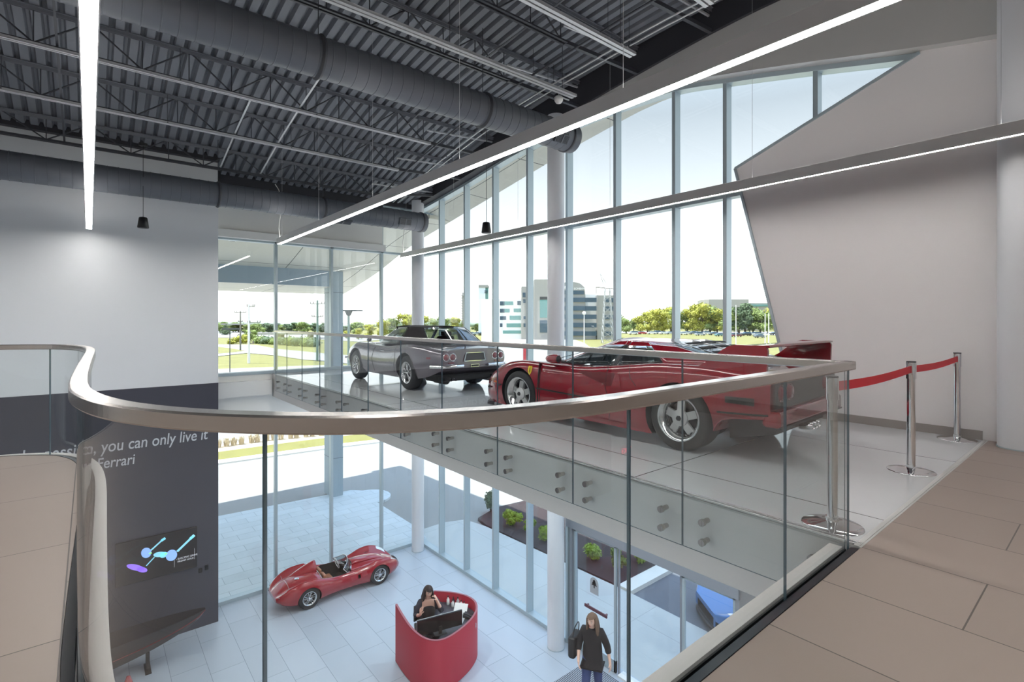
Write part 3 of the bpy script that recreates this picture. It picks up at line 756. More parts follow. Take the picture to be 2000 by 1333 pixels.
# roads, meadow pieces seen through the left front
L = gp((380, 676), (419, 673), (497, 674), (540, 682), (584, 686), (633, 691), (700, 696), (760, 704), (690, 712), (640, 706), (591, 703), (540, 695), (482, 690), (419, 697), (380, 699))
slab('road', [(p.x, p.y) for p in L], -5.52, M['road'])
L = gp((380, 679), (419, 677.5), (450, 681), (478, 686), (450, 689.5), (419, 692), (380, 693)); slab('lawn', [(p.x, p.y) for p in L], -5.49, M['grass'])
L = gp((360, 720), (418, 722), (532, 718), (569, 716), (633, 714), (760, 716), (760, 728), (640, 727), (532, 728.5), (418, 729.5), (360, 730)); slab('road', [(p.x, p.y) for p in L], -5.50, M['road'])
L = gp((330, 645), (460, 645), (540, 650), (640, 653), (700, 655), (820, 652), (820, 657), (700, 668), (640, 664), (540, 661), (419, 660), (330, 661)); slab('road', [(p.x, p.y) for p in L], -5.52, M['road'])
# roads through the right front
L = gp((940, 661), (976, 660.5), (1068, 662), (1125, 664.5), (1142, 671), (1156, 682), (1190, 697), (1300, 740), (1400, 800), (1100, 790), (1100, 712), (1000, 712), (940, 715)); slab('road', [(p.x, p.y) for p in L], -5.54, M['road'], .06)
L = gp((930, 652.5), (1230, 651), (1400, 652), (1520, 655), (1640, 660), (1640, 651), (1520, 648.5), (1400, 648), (1230, 647.5), (930, 648)); slab('car_park', [(p.x, p.y) for p in L], -5.52, M['asphalt'])

# ------------------------------------------------------------------ trees, shrubs
def leaf_cloud(blobs, n, size, seed, flat=.0):
    r = random.Random(seed); mb = MB(); tot = sum(b[3] ** 2 for b in blobs)
    for (bx, by, bz, br) in blobs:
        for _ in range(max(3, int(n * br * br / tot))):
            while True:
                d = V((r.gauss(0, 1), r.gauss(0, 1), r.gauss(0, 1)))
                if d.length > .1: break
            d.normalize(); rad = br * (r.random() ** .35)
            c = V((bx, by, bz)) + V((d.x * rad, d.y * rad, d.z * rad * .85))
            s = size * r.uniform(.6, 1.3)
            nrm = (d * .8 + V((r.gauss(0, .5), r.gauss(0, .5), r.gauss(.2, .5)))).normalized()
            a = nrm.cross(V((r.random(), r.random(), .3))).normalized(); b = nrm.cross(a)
            mb.add([c - a * s, c + b * s * .6, c + a * s, c - b * s * .6], [(0, 1, 2, 3)])
    for (bx, by, bz, br) in blobs: mb.sphere((bx, by, bz), br * .55, 8, 6)
    return mb
def crown_mesh(seed, h, w, kind, m):
    r = random.Random(seed); bl = []
    if kind == 'cone':
        for i in range(9):
            z = h * (.2 + .78 * i / 8); rr = w * .55 * (1.1 - i / 8.5); bl.append((r.uniform(-.1, .1) * w, r.uniform(-.1, .1) * w, z, max(rr * .8, .25)))
    else:
        for i in range(11):
            a = r.uniform(0, 2 * pi); d = r.uniform(0, .36) * w; z = h * r.uniform(.2, .84)
            bl.append((d * cos(a), d * sin(a), z, w * r.uniform(.16, .26)))
        bl.append((0, 0, h * .62, w * .32))
    mb = leaf_cloud(bl, 2200, .024 * h + .05, seed)
    return mb.mesh('crown', m)
CR = {}
for i in range(3):
    CR['y', i] = crown_mesh(20 + i, 1.0 * 10, 8, 'round', M['leaf_y']); CR['g', i] = crown_mesh(40 + i, 10, 8, 'round', M['leaf_g']); CR['d', i] = crown_mesh(60 + i, 10, 6, 'round' if i else 'cone', M['leaf_d'])
_tm = MB(); _tm.tube([(0, 0, 0), (.05, .03, 2), (0, .05, 4.4), (.1, 0, 6.2)], [.28, .22, .16, .05], 8)
for a in range(4): _tm.tube([(0, .03, 2.6 + a * .4), (1.1 * cos(a * 1.7), 1.1 * sin(a * 1.7), 4.3 + a * .4), (1.9 * cos(a * 1.7), 1.9 * sin(a * 1.7), 5.6 + a * .4)], [.12, .08, .03], 6)
TRUNK = _tm.mesh('trunk', M['bark'])
def tree(pos, h, c, i, lab, grp, wk=1.0):
    t = thing('tree', lab, 'tree', pos, rz=RND.uniform(0, 6), group=grp); s = h / 9.3
    for nm, me in (('crown', CR[c, i % 3]), ('trunk', TRUNK)):
        o = bpy.data.objects.new(nm, me); COL.objects.link(o); o.parent = t; o.scale = (s * wk, s * wk, s)
# behind the car park (right): u, top v, base v, colour
RT = []
u = 1214
rr = random.Random(5)
tops = [(1208, 607), (1232, 617), (1262, 612), (1290, 600), (1320, 602), (1345, 603), (1362, 593), (1385, 596), (1400, 603), (1425, 598), (1445, 590), (1475, 596), (1495, 603), (1530, 600)]
i = 0; u = 1206
while u < 1560:
    v = interp(tops, u) + rr.uniform(-1, 4)
    c = 'y' if rr.random() < .62 else 'g'
    if 1440 < u < 1462: c = 'd'
    RT.append((u, v, c, rr.uniform(262, 300))); u += rr.uniform(12, 17); i += 1
CN = {'y': 'yellow-green', 'g': 'mid-green', 'd': 'dark green'}
for i, (u, v, c, t) in enumerate(RT):
    b = at(u, 700, t); b.z = -5.6
    top = 1.34 + (625.5 - v) / 1000 * t
    tree(b, top + 5.6, c, i, CN[c] + ' tree behind the distant car park, ' + nth(i) + ' from the left', 'trees behind the distant car park', 1.25)
# mid distance between column and office (left and centre)
CT = [(700, 642, 'y', 120), (722, 634, 'y', 130), (748, 624, 'y', 130), (770, 616, 'g', 135), (795, 613, 'y', 135), (822, 616, 'y', 140), (846, 618, 'g', 140), (868, 617, 'g', 150), (888, 619, 'y', 150), (905, 625, 'g', 160), (930, 631, 'g', 170), (952, 630, 'g', 170), (970, 627, 'd', 170), (678, 646, 'y', 125)]
for i, (u, v, c, t) in enumerate(sorted(CT)):
    t = 250 + (i % 4) * 6 if u > 840 else t * 1.5
    b = at(u, 700, t); b.z = -5.6
    tree(b, 1.34 + (625.5 - v) / 1000 * t + 5.6, c, i, CN[c] + ' tree beyond the grey convertible, ' + nth(i) + ' from the left', 'trees beyond the glass corner', 1.2)
# far line through the left front
i = 0; u = 408
while u < 700:
    v = 634 + rr.uniform(-7, 3); t = rr.uniform(230, 300)
    c = 'g' if rr.random() < .55 else 'd'
    b = at(u, 700, t); b.z = -5.6
    tree(b, 1.34 + (625.5 - v) / 1000 * t + 5.6, c, i, 'hazy ' + CN[c] + ' tree on the far left horizon, ' + nth(i) + ' from the left', 'far trees on the left horizon', 1.9)
    u += rr.uniform(8, 15); i += 1
# low woodland band to the horizon
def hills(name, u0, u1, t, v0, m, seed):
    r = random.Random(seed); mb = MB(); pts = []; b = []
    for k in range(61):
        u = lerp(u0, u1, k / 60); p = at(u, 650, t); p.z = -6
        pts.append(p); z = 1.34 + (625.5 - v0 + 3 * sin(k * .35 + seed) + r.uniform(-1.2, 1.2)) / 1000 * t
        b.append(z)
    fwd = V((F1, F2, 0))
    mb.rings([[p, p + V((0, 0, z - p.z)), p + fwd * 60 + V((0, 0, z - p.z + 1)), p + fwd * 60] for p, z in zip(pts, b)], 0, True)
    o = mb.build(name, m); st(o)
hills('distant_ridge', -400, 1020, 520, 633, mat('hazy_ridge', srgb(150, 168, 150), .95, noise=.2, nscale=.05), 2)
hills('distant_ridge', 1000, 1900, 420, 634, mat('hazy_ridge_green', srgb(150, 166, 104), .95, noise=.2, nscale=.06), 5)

def shrub(pos, h, w, c, lab, nm='shrub', grp=None, n=1100, ls=.04):
    t = thing(nm, lab, 'shrub', pos, group=grp)
    r = random.Random(int(abs(pos[0] * 91 + pos[1] * 37)) + 3); bl = [(r.uniform(-.25, .25) * w, r.uniform(-.25, .25) * w, h * r.uniform(.3, .75), w * r.uniform(.22, .32)) for _ in range(8)]
    mb = leaf_cloud(bl, n, ls, 7 + int(abs(pos[0]) * 10)); mb.build('foliage', M[c], t, fix=False)
    mb = MB()
    for k in range(5): mb.cyl((0, 0, -.02), (.2 * w * cos(k * 1.3), .2 * w * sin(k * 1.3), h * .6), .012, .005, n=5)
    mb.build('stems', M['bark'], t)
for (u, v, h, w, lab) in ((1000, 1026, .55, .62, 'bright green shrub in the mulch bed, seen between the two middle mullions'), (1036, 1040, .42, .5, 'small green shrub in the mulch bed just left of the middle column'), (1062, 1056, .5, .55, 'bright green shrub half hidden by the middle column'),
                       (1156, 1096, .5, .6, 'bright green shrub in the mulch bed behind the left entrance door'), (1250, 1098, .5, .6, 'bright green shrub in the mulch bed right of the foreground glass seam')):
    p = on_ground(u, v, -5.46); shrub((p.x, p.y, -5.46), h, w, 'leaf_shrub', lab, grp='shrubs in the mulch bed')
p = on_ground(1208, 1116, -5.46); shrub((p.x, p.y, -5.46), .75, .5, 'leaf_g', 'taller grey-green flowering shrub in the mulch bed behind the door edge', grp='shrubs in the mulch bed')
p = on_ground(958, 1000, -5.46); shrub((p.x, p.y, -5.46), .8, .6, 'leaf_d', 'dark reddish shrub at the left tip of the mulch bed')
# slim young tree and red totem beyond the middle column
p = at(1050, 700, 30); p.z = -5.5
t = thing('young_tree', 'slim young green tree just left of the middle column', 'tree', p)
bl = [(.1 * sin(i), .1 * cos(i * 2), 1.8 + i * .28, .30 if i < 7 else .2) for i in range(9)]
leaf_cloud(bl, 900, .09, 3).build('foliage', M['leaf_shrub'], t, fix=False)
mb = MB(); mb.cyl((0, 0, 0), (0, 0, 4), .04, .015, n=7); mb.build('trunk', M['bark'], t)
p = at(1025, 700, 34); p.z = -5.5
t = thing('totem_sign', 'narrow red totem sign with a white edge beyond the glass', 'sign', p)
mb = MB(); mb.box(-.28, .28, -.14, .14, 0, 5.2); mb.build('sign_body', mat('totem_red', srgb(196, 34, 44), .4), t, bevel=.02)
mb = MB(); mb.box(-.36, -.283, -.145, .145, 0, 5.0); mb.build('white_edge', M['paint_wh'], t)
# dry grasses along the verge, seen low through the left front
for i in range(15):
    u = 428 + i * 15.3 + RND.uniform(-3, 3); p = at(u, 700, 10)
    Y = 31.2 - max(0, (u - 520)) * .006; t_ = Y / (F2 + R2 * (u - 1000) / 1000); q = at(u, 700, t_)
    g = thing('ornamental_grass', 'dry ornamental grass clump beyond the driveway, ' + nth(i) + ' from the left', 'grass clump', (q.x, q.y, -5.5), group='dry grass clumps beyond the driveway')
    r = random.Random(i); mb = MB()
    for k in range(90):
        a = r.uniform(0, 2 * pi); l = r.uniform(.3, .62); o = r.uniform(.08, .42)
        b0 = V((.12 * cos(a), .12 * sin(a), 0)); m1 = V((o * .5 * cos(a), o * .5 * sin(a), l * .75)); e = V((o * cos(a), o * sin(a), l * r.uniform(.6, 1)))
        sd = V((-sin(a), cos(a), 0)) * .009
        mb.add([b0 - sd, b0 + sd, m1 + sd, m1 - sd, e], [(0, 1, 2, 3), (3, 2, 4)])
    mb.build('blades', mat('dry_blade', srgb(206, 190, 158), .9) if i == 0 else bpy.data.materials['dry_blade'], g, fix=False)
# meadow scrub behind the road
sc = [(470, 671, 2.4, 5, 'leaf_y', 'yellow-green bush beside the dark utility pole'), (452, 672, 1.2, 2.5, 'leaf_y', 'low yellow bush left of the utility poles'), (490, 668, 4.2, 5, 'leaf_g', 'loose green bush behind the white pole')]
for (u, v, h, w, c, lab) in sc:
    p = on_ground(u, v, -5.55); shrub((p.x, p.y, -5.55), h, w, c, lab, 'bush', n=500, ls=.3)
for i in range(8):
    u = 508 + i * 15; p = on_ground(u, 671 + i * .9, -5.55); shrub((p.x, p.y, -5.55), 1.8, 5.5, 'leaf_d' if i % 2 else 'leaf_g', 'grey-green scrub clump beyond the pale road, ' + nth(i) + ' from the left', 'bush', 'scrub beyond the pale road', 420, .26)
p = on_ground(1165, 655, -5.55)
for k, du in enumerate((1150, 1163, 1176)):
    p = on_ground(du, 655, -5.55); shrub((p.x, p.y, -5.55), 4.6, 6.5, 'leaf_y', 'clipped yellow hedge piece before the office, ' + ['left', 'middle', 'right'][k] + ' piece', 'bush', 'yellow hedge before the office', 420, .4)

# ------------------------------------------------------------------ poles and lamps
def pole(u, vb, vt, r, m, lab, arms=(), name='utility_pole', t=None):
    p = on_ground(u, vb, -5.55) if t is None else at(u, 700, t)
    p.z = -5.55; td = (p - V((0, 0, p.z))).length
    tt = p.x * F1 + p.y * F2
    h = 1.34 + (625.5 - vt) / 1000 * tt + 5.55
    o = thing(name, lab, 'pole' if name == 'utility_pole' else 'street lamp', p)
    mb = MB(); mb.cyl((0, 0, 0), (0, 0, h), r, r * .7, n=10); mb.build('shaft', m, o)
    side = V((R1, R2, 0))
    for (dz, w, dx) in arms:
        mb = MB(); mb.bar(side * (dx - w) + V((0, 0, h - dz)), side * (dx + w) + V((0, 0, h - dz)), .12, .14)
        for s in (-1, -.6, .6, 1): mb.cyl(side * (dx + w * s) + V((0, 0, h - dz)), side * (dx + w * s) + V((0, 0, h - dz + .35)), .07, n=6)
        mb.build('cross_arm', M['pole'], o)
    return o, h, side
pole(469, 685, 608, .2, M['pole'], 'dark wooden utility pole, leftmost through the left glass', ((.3, 1.3, 0), (2.4, .5, 0)))
pole(485.5, 710, 594, .2, M['pole_w'], 'pale utility pole standing in the lawn', ((.4, .6, .3), (3.0, 1.0, .8), (6.3, .4, .4)))
pole(619.5, 705, 587, .22, M['lamp_green'], 'greenish utility pole with two cross arms left of the pier', ((.6, 1.2, 0), (2.8, .9, 0)))
o, h, sd = pole(448.5, 0, 643, .035, M['lamp_dk'], 'thin dark lamp post close outside the left glass', name='street_lamp', t=34)
mb = MB(); mb.bar(sd * -.45 + V((0, 0, h)), sd * .6 + V((0, 0, h)), .25, .1); mb.build('lamp_head', M['lamp_dk'], o)
o, h, sd = pole(680.5, 0, 607, .12, M['lamp_green'], 'tall green-grey lamp post with a flat dark head beside the pier', name='street_lamp', t=40)
mb = MB(); mb.cyl((0, 0, h - .4), (0, 0, h - .05), .15, .3, n=12); mb.bar(sd * -.7 + V((0, 0, h)), sd * 1.05 + V((0, 0, h)), .45, .1); mb.build('lamp_head', M['lamp_dk'], o)
o, h, sd = pole(1140.5, 0, 612, .09, M['pole_w'], 'thin white lamp post before the office', name='street_lamp', t=75)
mb = MB(); mb.sphere((0, 0, h), .28, 10, 6); mb.build('lamp_head', M['pole_w'], o)
pole(1437, 0, 596, .09, M['pole_w'], 'thin white pole in front of the right trees', name='street_lamp', t=85)
pole(1494, 0, 613, .14, M['pole_w'], 'white pole near the cut edge of the grey wall, left of two', name='street_lamp', t=130)
pole(1501, 0, 612, .14, M['pole_w'], 'white pole near the cut edge of the grey wall, right of two', name='street_lamp', t=130)
# lattice mast
p = at(1186, 700, 150); p.z = -5.5
o = thing('lattice_mast', 'tall grey lattice power mast in front of the office', 'power mast', p)
side, fw = V((R1, R2, 0)), V((F1, F2, 0))
H = 1.34 + (625.5 - 565) / 1000 * 150 + 5.5; HT = 1.34 + (625.5 - 534) / 1000 * 150 + 5.5
mb = MB()
def lv(z): w = lerp(1.6, .7, min(z / H, 1)); return [side * (w * a) + fw * (w * b) + V((0, 0, z)) for a, b in ((-1, -1), (1, -1), (1, 1), (-1, 1))]
zs = frange(0, H, 9)
for a, b in zip(zs, zs[1:]):
    A, B = lv(a), lv(b)
    for k in range(4):
        mb.bar(A[k], B[k], .14, .14); mb.bar(A[k], B[(k + 1) % 4], .09, .09); mb.bar(A[(k + 1) % 4], B[k], .09, .09)
for q in lv(H): mb.bar(q, side * -2.2 + V((0, 0, HT)), .1, .1)
mb.build('lattice_frame', mat('mast_grey', srgb(170, 172, 172), .6, metal=.3), o)
mb = MB(); mb.bar(side * -3.4 + V((0, 0, H + .6)), side * 2.6 + V((0, 0, H - .1)), .22, .22)
for s in (-3.3, 2.4): mb.bar(side * s + V((0, 0, H + .5)), side * s + V((0, 0, H - 1.4)), .12, .12)
mb.build('cross_arm', M['pole'], o)
# ------------------------------------------------------------------ office buildings
SD, FW = V((R1, R2, 0)).normalized(), V((F1, F2, 0)).normalized()
def face_box(mb, u0, u1, v0, v1, t, depth, t1=None):
    """box whose near face spans the given directions at distance t (left) .. t1 (right)"""
    t1 = t if t1 is None else t1
    a, b = at(u0, v1, t), at(u1, v1, t1); zt = at(u0, v0, t).z; zb = at(u0, v1, t).z
    a.z = b.z = zb; d = FW * depth; h = V((0, 0, zt - zb))
    vs = [a, b, b + d, a + d, a + h, b + h, b + d + h, a + d + h]
    mb.add(vs, [(0, 1, 2, 3)[::-1], (4, 5, 6, 7), (0, 1, 5, 4), (1, 2, 6, 5), (2, 3, 7, 6), (3, 0, 4, 7)])
    return a
T = 185
off = thing('office_building', 'five-storey pale office block with dark ribbon windows and a central tower', 'building', at(1090, 684, T))
def blk(name, rects, m, t=T, depth=14, **k):
    for r in rects:
        mb = MB(); face_box(mb, *r, t, depth); loc_to(mb.build(name, m, **k), off)
VB = 664
blk('wing', [(940, 1021, 584.5, VB)], M['paint_wh'], T, 20)
blk('wing', [(1098, 1168, 575, VB)], M['paint_wh'], T, 20)
blk('wing', [(1166, 1212, 577, VB)], M['bstone2'], T - 3, 20)
blk('tower', [(1018, 1052, 560, VB)], M['bstone'], T - 2, 16); blk('tower', [(1043, 1070, 546, VB)], M['bstone'], T - 6, 18); blk('tower', [(1064, 1100, 548, VB)], M['bstone2'], T - 4, 18)
# domed right crown of the tower
mb = MB(); pts = [(1096, 552), (1122, 551), (1133, 554), (1141, 561), (1143, 572), (1143, VB), (1096, VB)]
poly = [at(u, v, T - 4) for u, v in pts]; mb.prism(poly, FW * 15); loc_to(mb.build('crown_block', M['bstone2']), off)
# windows
def win(rects, m, t, nm='window_band'):
    for r in rects:
        mb = MB(); face_box(mb, *r, t - .15, .3); loc_to(mb.build(nm, m), off)
win([(976, 985, 589, 597), (1010, 1017, 588, 596), (976, 985, 603.5, 611), (976, 988, 618, 625), (976, 981, 632, 639)], M['bglass'], T)
win([(985, 1002, 589, 596), (985, 995, 603.5, 610.5), (1003, 1017, 603, 610), (995, 1017, 617, 625), (989, 1017, 632, 639.5), (982, 1017, 646, 652)], M['bglass_g'], T)
win([(1020.5, 1026, 572, 581), (1021, 1026, 585, 592), (1022, 1026, 618, 624), (1022, 1026, 632, 639)], M['bglass'], T - 2)
win([(1054, 1070, 586, 621)], M['bglass_g'], T - 6); win([(1054, 1070, 626, 650)], M['bglass'], T - 6); win([(1054, 1070, 580, 585.5)], M['joint'], T - 6)
win([(1099, 1140, 568, 575.5)], M['bglass'], T - 4)
for i in range(5):
    v = 582 + 16.4 * i
    win([(1100, 1144, v, v + 8.5), (1143, 1165, v, v + 8.8)], M['bglass'], T - (4 if i < 6 else 0) if False else T - 4.3)
    win([(1180, 1211, v + .6, v + 9)], M['bglass'], T - 3)
a = at(1120.5, 566, T - 4.4); o = text('EONBANK', .95, a, (pi / 2, 0, atan2(R2, R1)), M['paint_wh'], 'roof_lettering', ext=.05); loc_to(o, off)
mb = MB(); mb.sphere(at(1106, 563, T - 4.6), .9, 12, 8, sc=(1, .3, 1)); loc_to(mb.build('round_logo', M['paint_wh']), off)
# slim glass tower further left
o2 = thing('tower_block', 'slim tall white tower with a green glass edge left of the office', 'building', at(940, 660, 230))
def blk2(o, name, r, m, t, depth=10):
    mb = MB(); face_box(mb, *r, t, depth); loc_to(mb.build(name, m), o)
blk2(o2, 'slab', (934, 947.5, 558, 664), mat('pale_blue_cladding', srgb(216, 226, 234), .5), 230); blk2(o2, 'glass_edge', (947.5, 953, 562, 664), M['bglass_g'], 230.5, 9)
blk2(o2, 'roof_cap', (934, 953, 557, 562), M['bstone2'], 229.8, 10)
for v in (568, 571): blk2(o2, 'window', (946, 952, v, v + 1.5), M['bglass'], 229.8, .5)
o3 = thing('tower_block', 'pale balconied apartment tower partly hidden behind a window mullion', 'building', at(903, 660, 260))
blk2(o3, 'slab', (902, 912, 572, 664), M['bstone'], 260)
for k in range(12): blk2(o3, 'balcony', (900, 911, 577 + 5 * k, 578.5 + 5 * k), M['bstone2'], 258.5, 2)
o4 = thing('warehouse', 'long low pale building rising behind the right-hand trees', 'building', at(1450, 660, 330))
blk2(o4, 'hall', (1384, 1462, 585, 664), M['bstone'], 330, 20); blk2(o4, 'hall', (1462, 1504, 592, 664), M['bstone'], 330, 20); blk2(o4, 'roof_band', (1462, 1504, 595, 599), M['bglass_g'], 329.5, 1)
o5 = thing('flyover', 'long low concrete flyover seen through the left glass front', 'bridge', at(510, 655, 190))
mb = MB(); face_box(mb, 495, 648, 651, 654, 190, 8); face_box(mb, 540, 548, 654, 660, 191, 3); face_box(mb, 600, 606, 654, 660, 191, 3); face_box(mb, 430, 535, 632.5, 635, 280, 8)
loc_to(mb.build('deck_slab', M['bstone2']), o5)

# ------------------------------------------------------------------ parked cars in the distance
def mini_car(m, suv):
    mb = MB(); H = 1.72 if suv else 1.42
    lo = [(-2.2, .35), (-2.25, .7), (-2.1, .95), (-1.2, 1.0), (1.0, .98), (2.0, .85), (2.25, .65), (2.2, .35)]
    rows = [[(x, y * s, z) for y, s in ((-.88, 1), (-.8, 1), (.8, 1), (.88, 1))] for x, z in lo]
    mb.prism([V((x, -.88, z)) for x, z in lo], (0, 1.76, 0), 0)
    if suv: cab = [(-2.1, .95), (-1.95, H - .08), (-1.6, H), (.4, H), (1.2, 1.0)]
    else: cab = [(-1.9, .95), (-1.1, H - .05), (-.8, H), (.3, H), (1.3, .97)]
    n = len(cab)
    b0 = [V((x, -.82, z)) if k in (0, n - 1) else V((x, -.66, z)) for k, (x, z) in enumerate(cab)]
    b1 = [V((p.x, -p.y, p.z)) for p in b0]
    mb.add(b0 + b1, [tuple(range(n))[::-1], tuple(range(n, 2 * n))] + [(i, i + 1, n + i + 1, n + i) for i in (0, n - 2)], 1)
    mb.add(b0 + b1, [(i, i + 1, n + i + 1, n + i) for i in range(1, n - 2)], 0)
    for x in (-1.35, 1.35):
        for s in (-1, 1): mb.cyl((x, s * .7, .32), (x, s * .9, .32), .32, n=12, mi=2)
    return mb.mesh('car_shell', [m, M['bglass'], M['black']])
PC = {}
for n, c in (('white', srgb(238, 238, 238)), ('silver', srgb(178, 184, 190)), ('grey', srgb(110, 116, 122)), ('black', srgb(36, 38, 42)), ('red', srgb(186, 46, 50)), ('teal', srgb(96, 132, 134)), ('maroon', srgb(112, 44, 54))):
    mm = mat('carpaint_' + n, c, .3, coat=.5); PC[n, 0] = mini_car(mm, False); PC[n, 1] = mini_car(mm, True)
def parked(u, v, c, suv, ang, lab):
    t = 6.9 / ((v - 625.5) / 1000); p = at(u, 700, t); p.z = -5.52
    o = bpy.data.objects.new('parked_car', PC[c, suv]); COL.objects.link(o); o.location = p; o.rotation_euler = (0, 0, ang)
    o['label'] = lab; o['category'] = 'car'; o['group'] = 'cars in the distant car park'
base = atan2(R2, R1)
row = [(1236, 654, 'white', 1), (1243, 653.5, 'grey', 0), (1254, 653.5, 'red', 0), (1272, 653.5, 'white', 0), (1286, 653, 'silver', 1), (1296, 653.5, 'white', 0), (1309, 653.5, 'silver', 0), (1334, 654.5, 'white', 0), (1344, 653, 'silver', 0), (1354, 654, 'grey', 1), (1367, 656, 'silver', 1), (1381, 654, 'white', 1),
       (1393, 655, 'grey', 0), (1406, 657.5, 'teal', 0), (1438, 658.5, 'maroon', 1), (1456, 656.5, 'black', 1), (1468, 656, 'white', 0), (1480, 656, 'silver', 1), (1513, 655, 'black', 0)]
for i, (u, v, c, s) in enumerate(row): parked(u, v, c, s, base + (.25 if i % 3 else pi + .1), c + (' van-like car' if s else ' car') + ' in the distant car park right of the office, ' + nth(i) + ' from the left')
parked(1484, 660.5, 'grey', 0, base + .05, 'dark grey car parked nearest, in front of the distant right-hand row')
row = [(979, 'black'), (988, 'silver'), (997, 'black'), (1006, 'grey'), (1015, 'black'), (1047, 'white'), (1056, 'white'), (1064, 'silver'), (1106, 'black'), (1128, 'grey')]
for i, (u, c) in enumerate(row): parked(u, 655 + (i % 2) * .4, c, 0, base + .2 * (i % 3), c + ' car before the office, ' + nth(i) + ' from the left')
for i in range(7): parked(890 + i * 10.5, 655.5, ['grey', 'black', 'silver', 'white', 'silver', 'black', 'white'][i], 0, base + .3, ['grey', 'black', 'silver', 'white', 'silver', 'black', 'white'][i] + ' car in the row under the slim tower, ' + nth(i) + ' from the left')

# ------------------------------------------------------------------ light
w = bpy.data.worlds.new('sky'); SC.world = w; w.use_nodes = True
nt = w.node_tree; N = nt.nodes; Lk = nt.links; bg = N['Background']
tc = N.new('ShaderNodeTexCoord'); sp = N.new('ShaderNodeSeparateXYZ'); Lk.new(tc.outputs['Generated'], sp.inputs[0])
rp = N.new('ShaderNodeValToRGB'); Lk.new(sp.outputs['Z'], rp.inputs[0])
e = rp.color_ramp.elements; e[0].position = 0; e[0].color = (1, 1, .99, 1); e[1].position = .62; e[1].color = (.52, .70, 1.0, 1)
x = e.new(.10); x.color = (.80, .81, .82, 1); x = e.new(.20); x.color = (.40, .425, .445, 1); x = e.new(.36); x.color = (.235, .265, .295, 1); x = e.new(.47); x.color = (.28, .34, .40, 1)
Lk.new(rp.outputs[0], bg.inputs[0]); bg.inputs[1].default_value = SKY
sun = bpy.data.lights.new('sun', 'SUN'); sun.energy = SUN; sun.angle = radians(.6); sun.color = (1, .96, .9)
so_ = bpy.data.objects.new('sun', sun); COL.objects.link(so_)
so_.rotation_euler = V((-.28, .14, 1.0)).to_track_quat('Z', 'Y').to_euler()
so_.location = (0, 0, 30)
# unseen downlights added to brighten the lower floor, a made-up fitting each
def downlight(x, y, z, power, lab, size=.16):
    t = thing('added_fill_lamp', lab, 'downlight', (x, y, z), group='added fill lamps outside the view')
    mb = MB(); mb.lathe([(.001, -.002), (.085, -.002), (.085, .0), (.11, -.012), (.12, .0), (.12, .03), (.001, .03)], (0, 0, 0), n=20); mb.build('fitting', M['fixture'], t)
    l = bpy.data.lights.new('downlight', 'AREA'); l.shape = 'DISK'; l.size = size; l.energy = power; l.color = (.90, .96, 1.0)
    lo = bpy.data.objects.new('added_fill_light', l); COL.objects.link(lo); lo.location = (0, 0, -.02); lo.parent = t

k = 0
for dx in (-6.5, -4, -1.5, 1.0):
    for dy in (-3, -.5):
        downlight(dx, dy, -.62, 45, 'added fill lamp under the mezzanine, out of view'); k += 1
for dx in (4.6, 6.4):
    for dy in (2.5, 5.5, 8.5, 11.5): downlight(dx, dy, -.59, 26, 'added fill lamp under the car bridge, out of view')
# ------------------------------------------------------------------ car building tools (x forward from rear axle, y left, z up)
M['f40_red'] = mat('glossy_red_paint', srgb(132, 0, 22), .22, coat=1.0, spec=.5)
M['tr_red'] = mat('deep_red_paint', srgb(148, 6, 28), .25, coat=1.0)
M['grey_paint'] = mat('metallic_mauve_grey_paint', srgb(112, 104, 112), .25, metal=.4, coat=1.0)
M['blue_paint'] = mat('metallic_blue_paint', srgb(30, 108, 176), .3, metal=.3, coat=1.0)
M['well'] = mat('wheel_well_black', (.01, .01, .01, 1), .8)
M['car_glass_dark'] = glass('dark_car_glass', (.5, .53, .54), 1.3)
M['car_glass'] = glass('clear_car_glass', (.72, .76, .76), 1.3)
M['alloy'] = mat('silver_alloy', srgb(206, 206, 206), .3, metal=.35)
M['alloy_dish'] = mat('polished_dish', srgb(214, 214, 214), .14, metal=1)
M['tan'] = mat('tan_leather', srgb(166, 112, 84), .5)
M['fabric_black'] = mat('black_hood_fabric', srgb(30, 27, 30), .85, bump=.2, bscale=400)
M['lamp_red'] = mat('red_lamp_lens', srgb(112, 20, 36), .12, coat=1)
M['lamp_orange'] = mat('orange_lens', srgb(226, 96, 20), .15, coat=1)
M['lamp_clear'] = mat('headlamp_glass', srgb(214, 220, 226), .08, metal=.4, coat=1)
M['yellow'] = mat('shield_yellow', srgb(236, 204, 40), .35)
M['carbon'] = mat('dark_grille', srgb(40, 38, 42), .5)
M['int_black'] = mat('cabin_black', (.012, .012, .014, 1), .6)
M['seat_red'] = mat('seat_oxblood', srgb(84, 24, 34), .5)

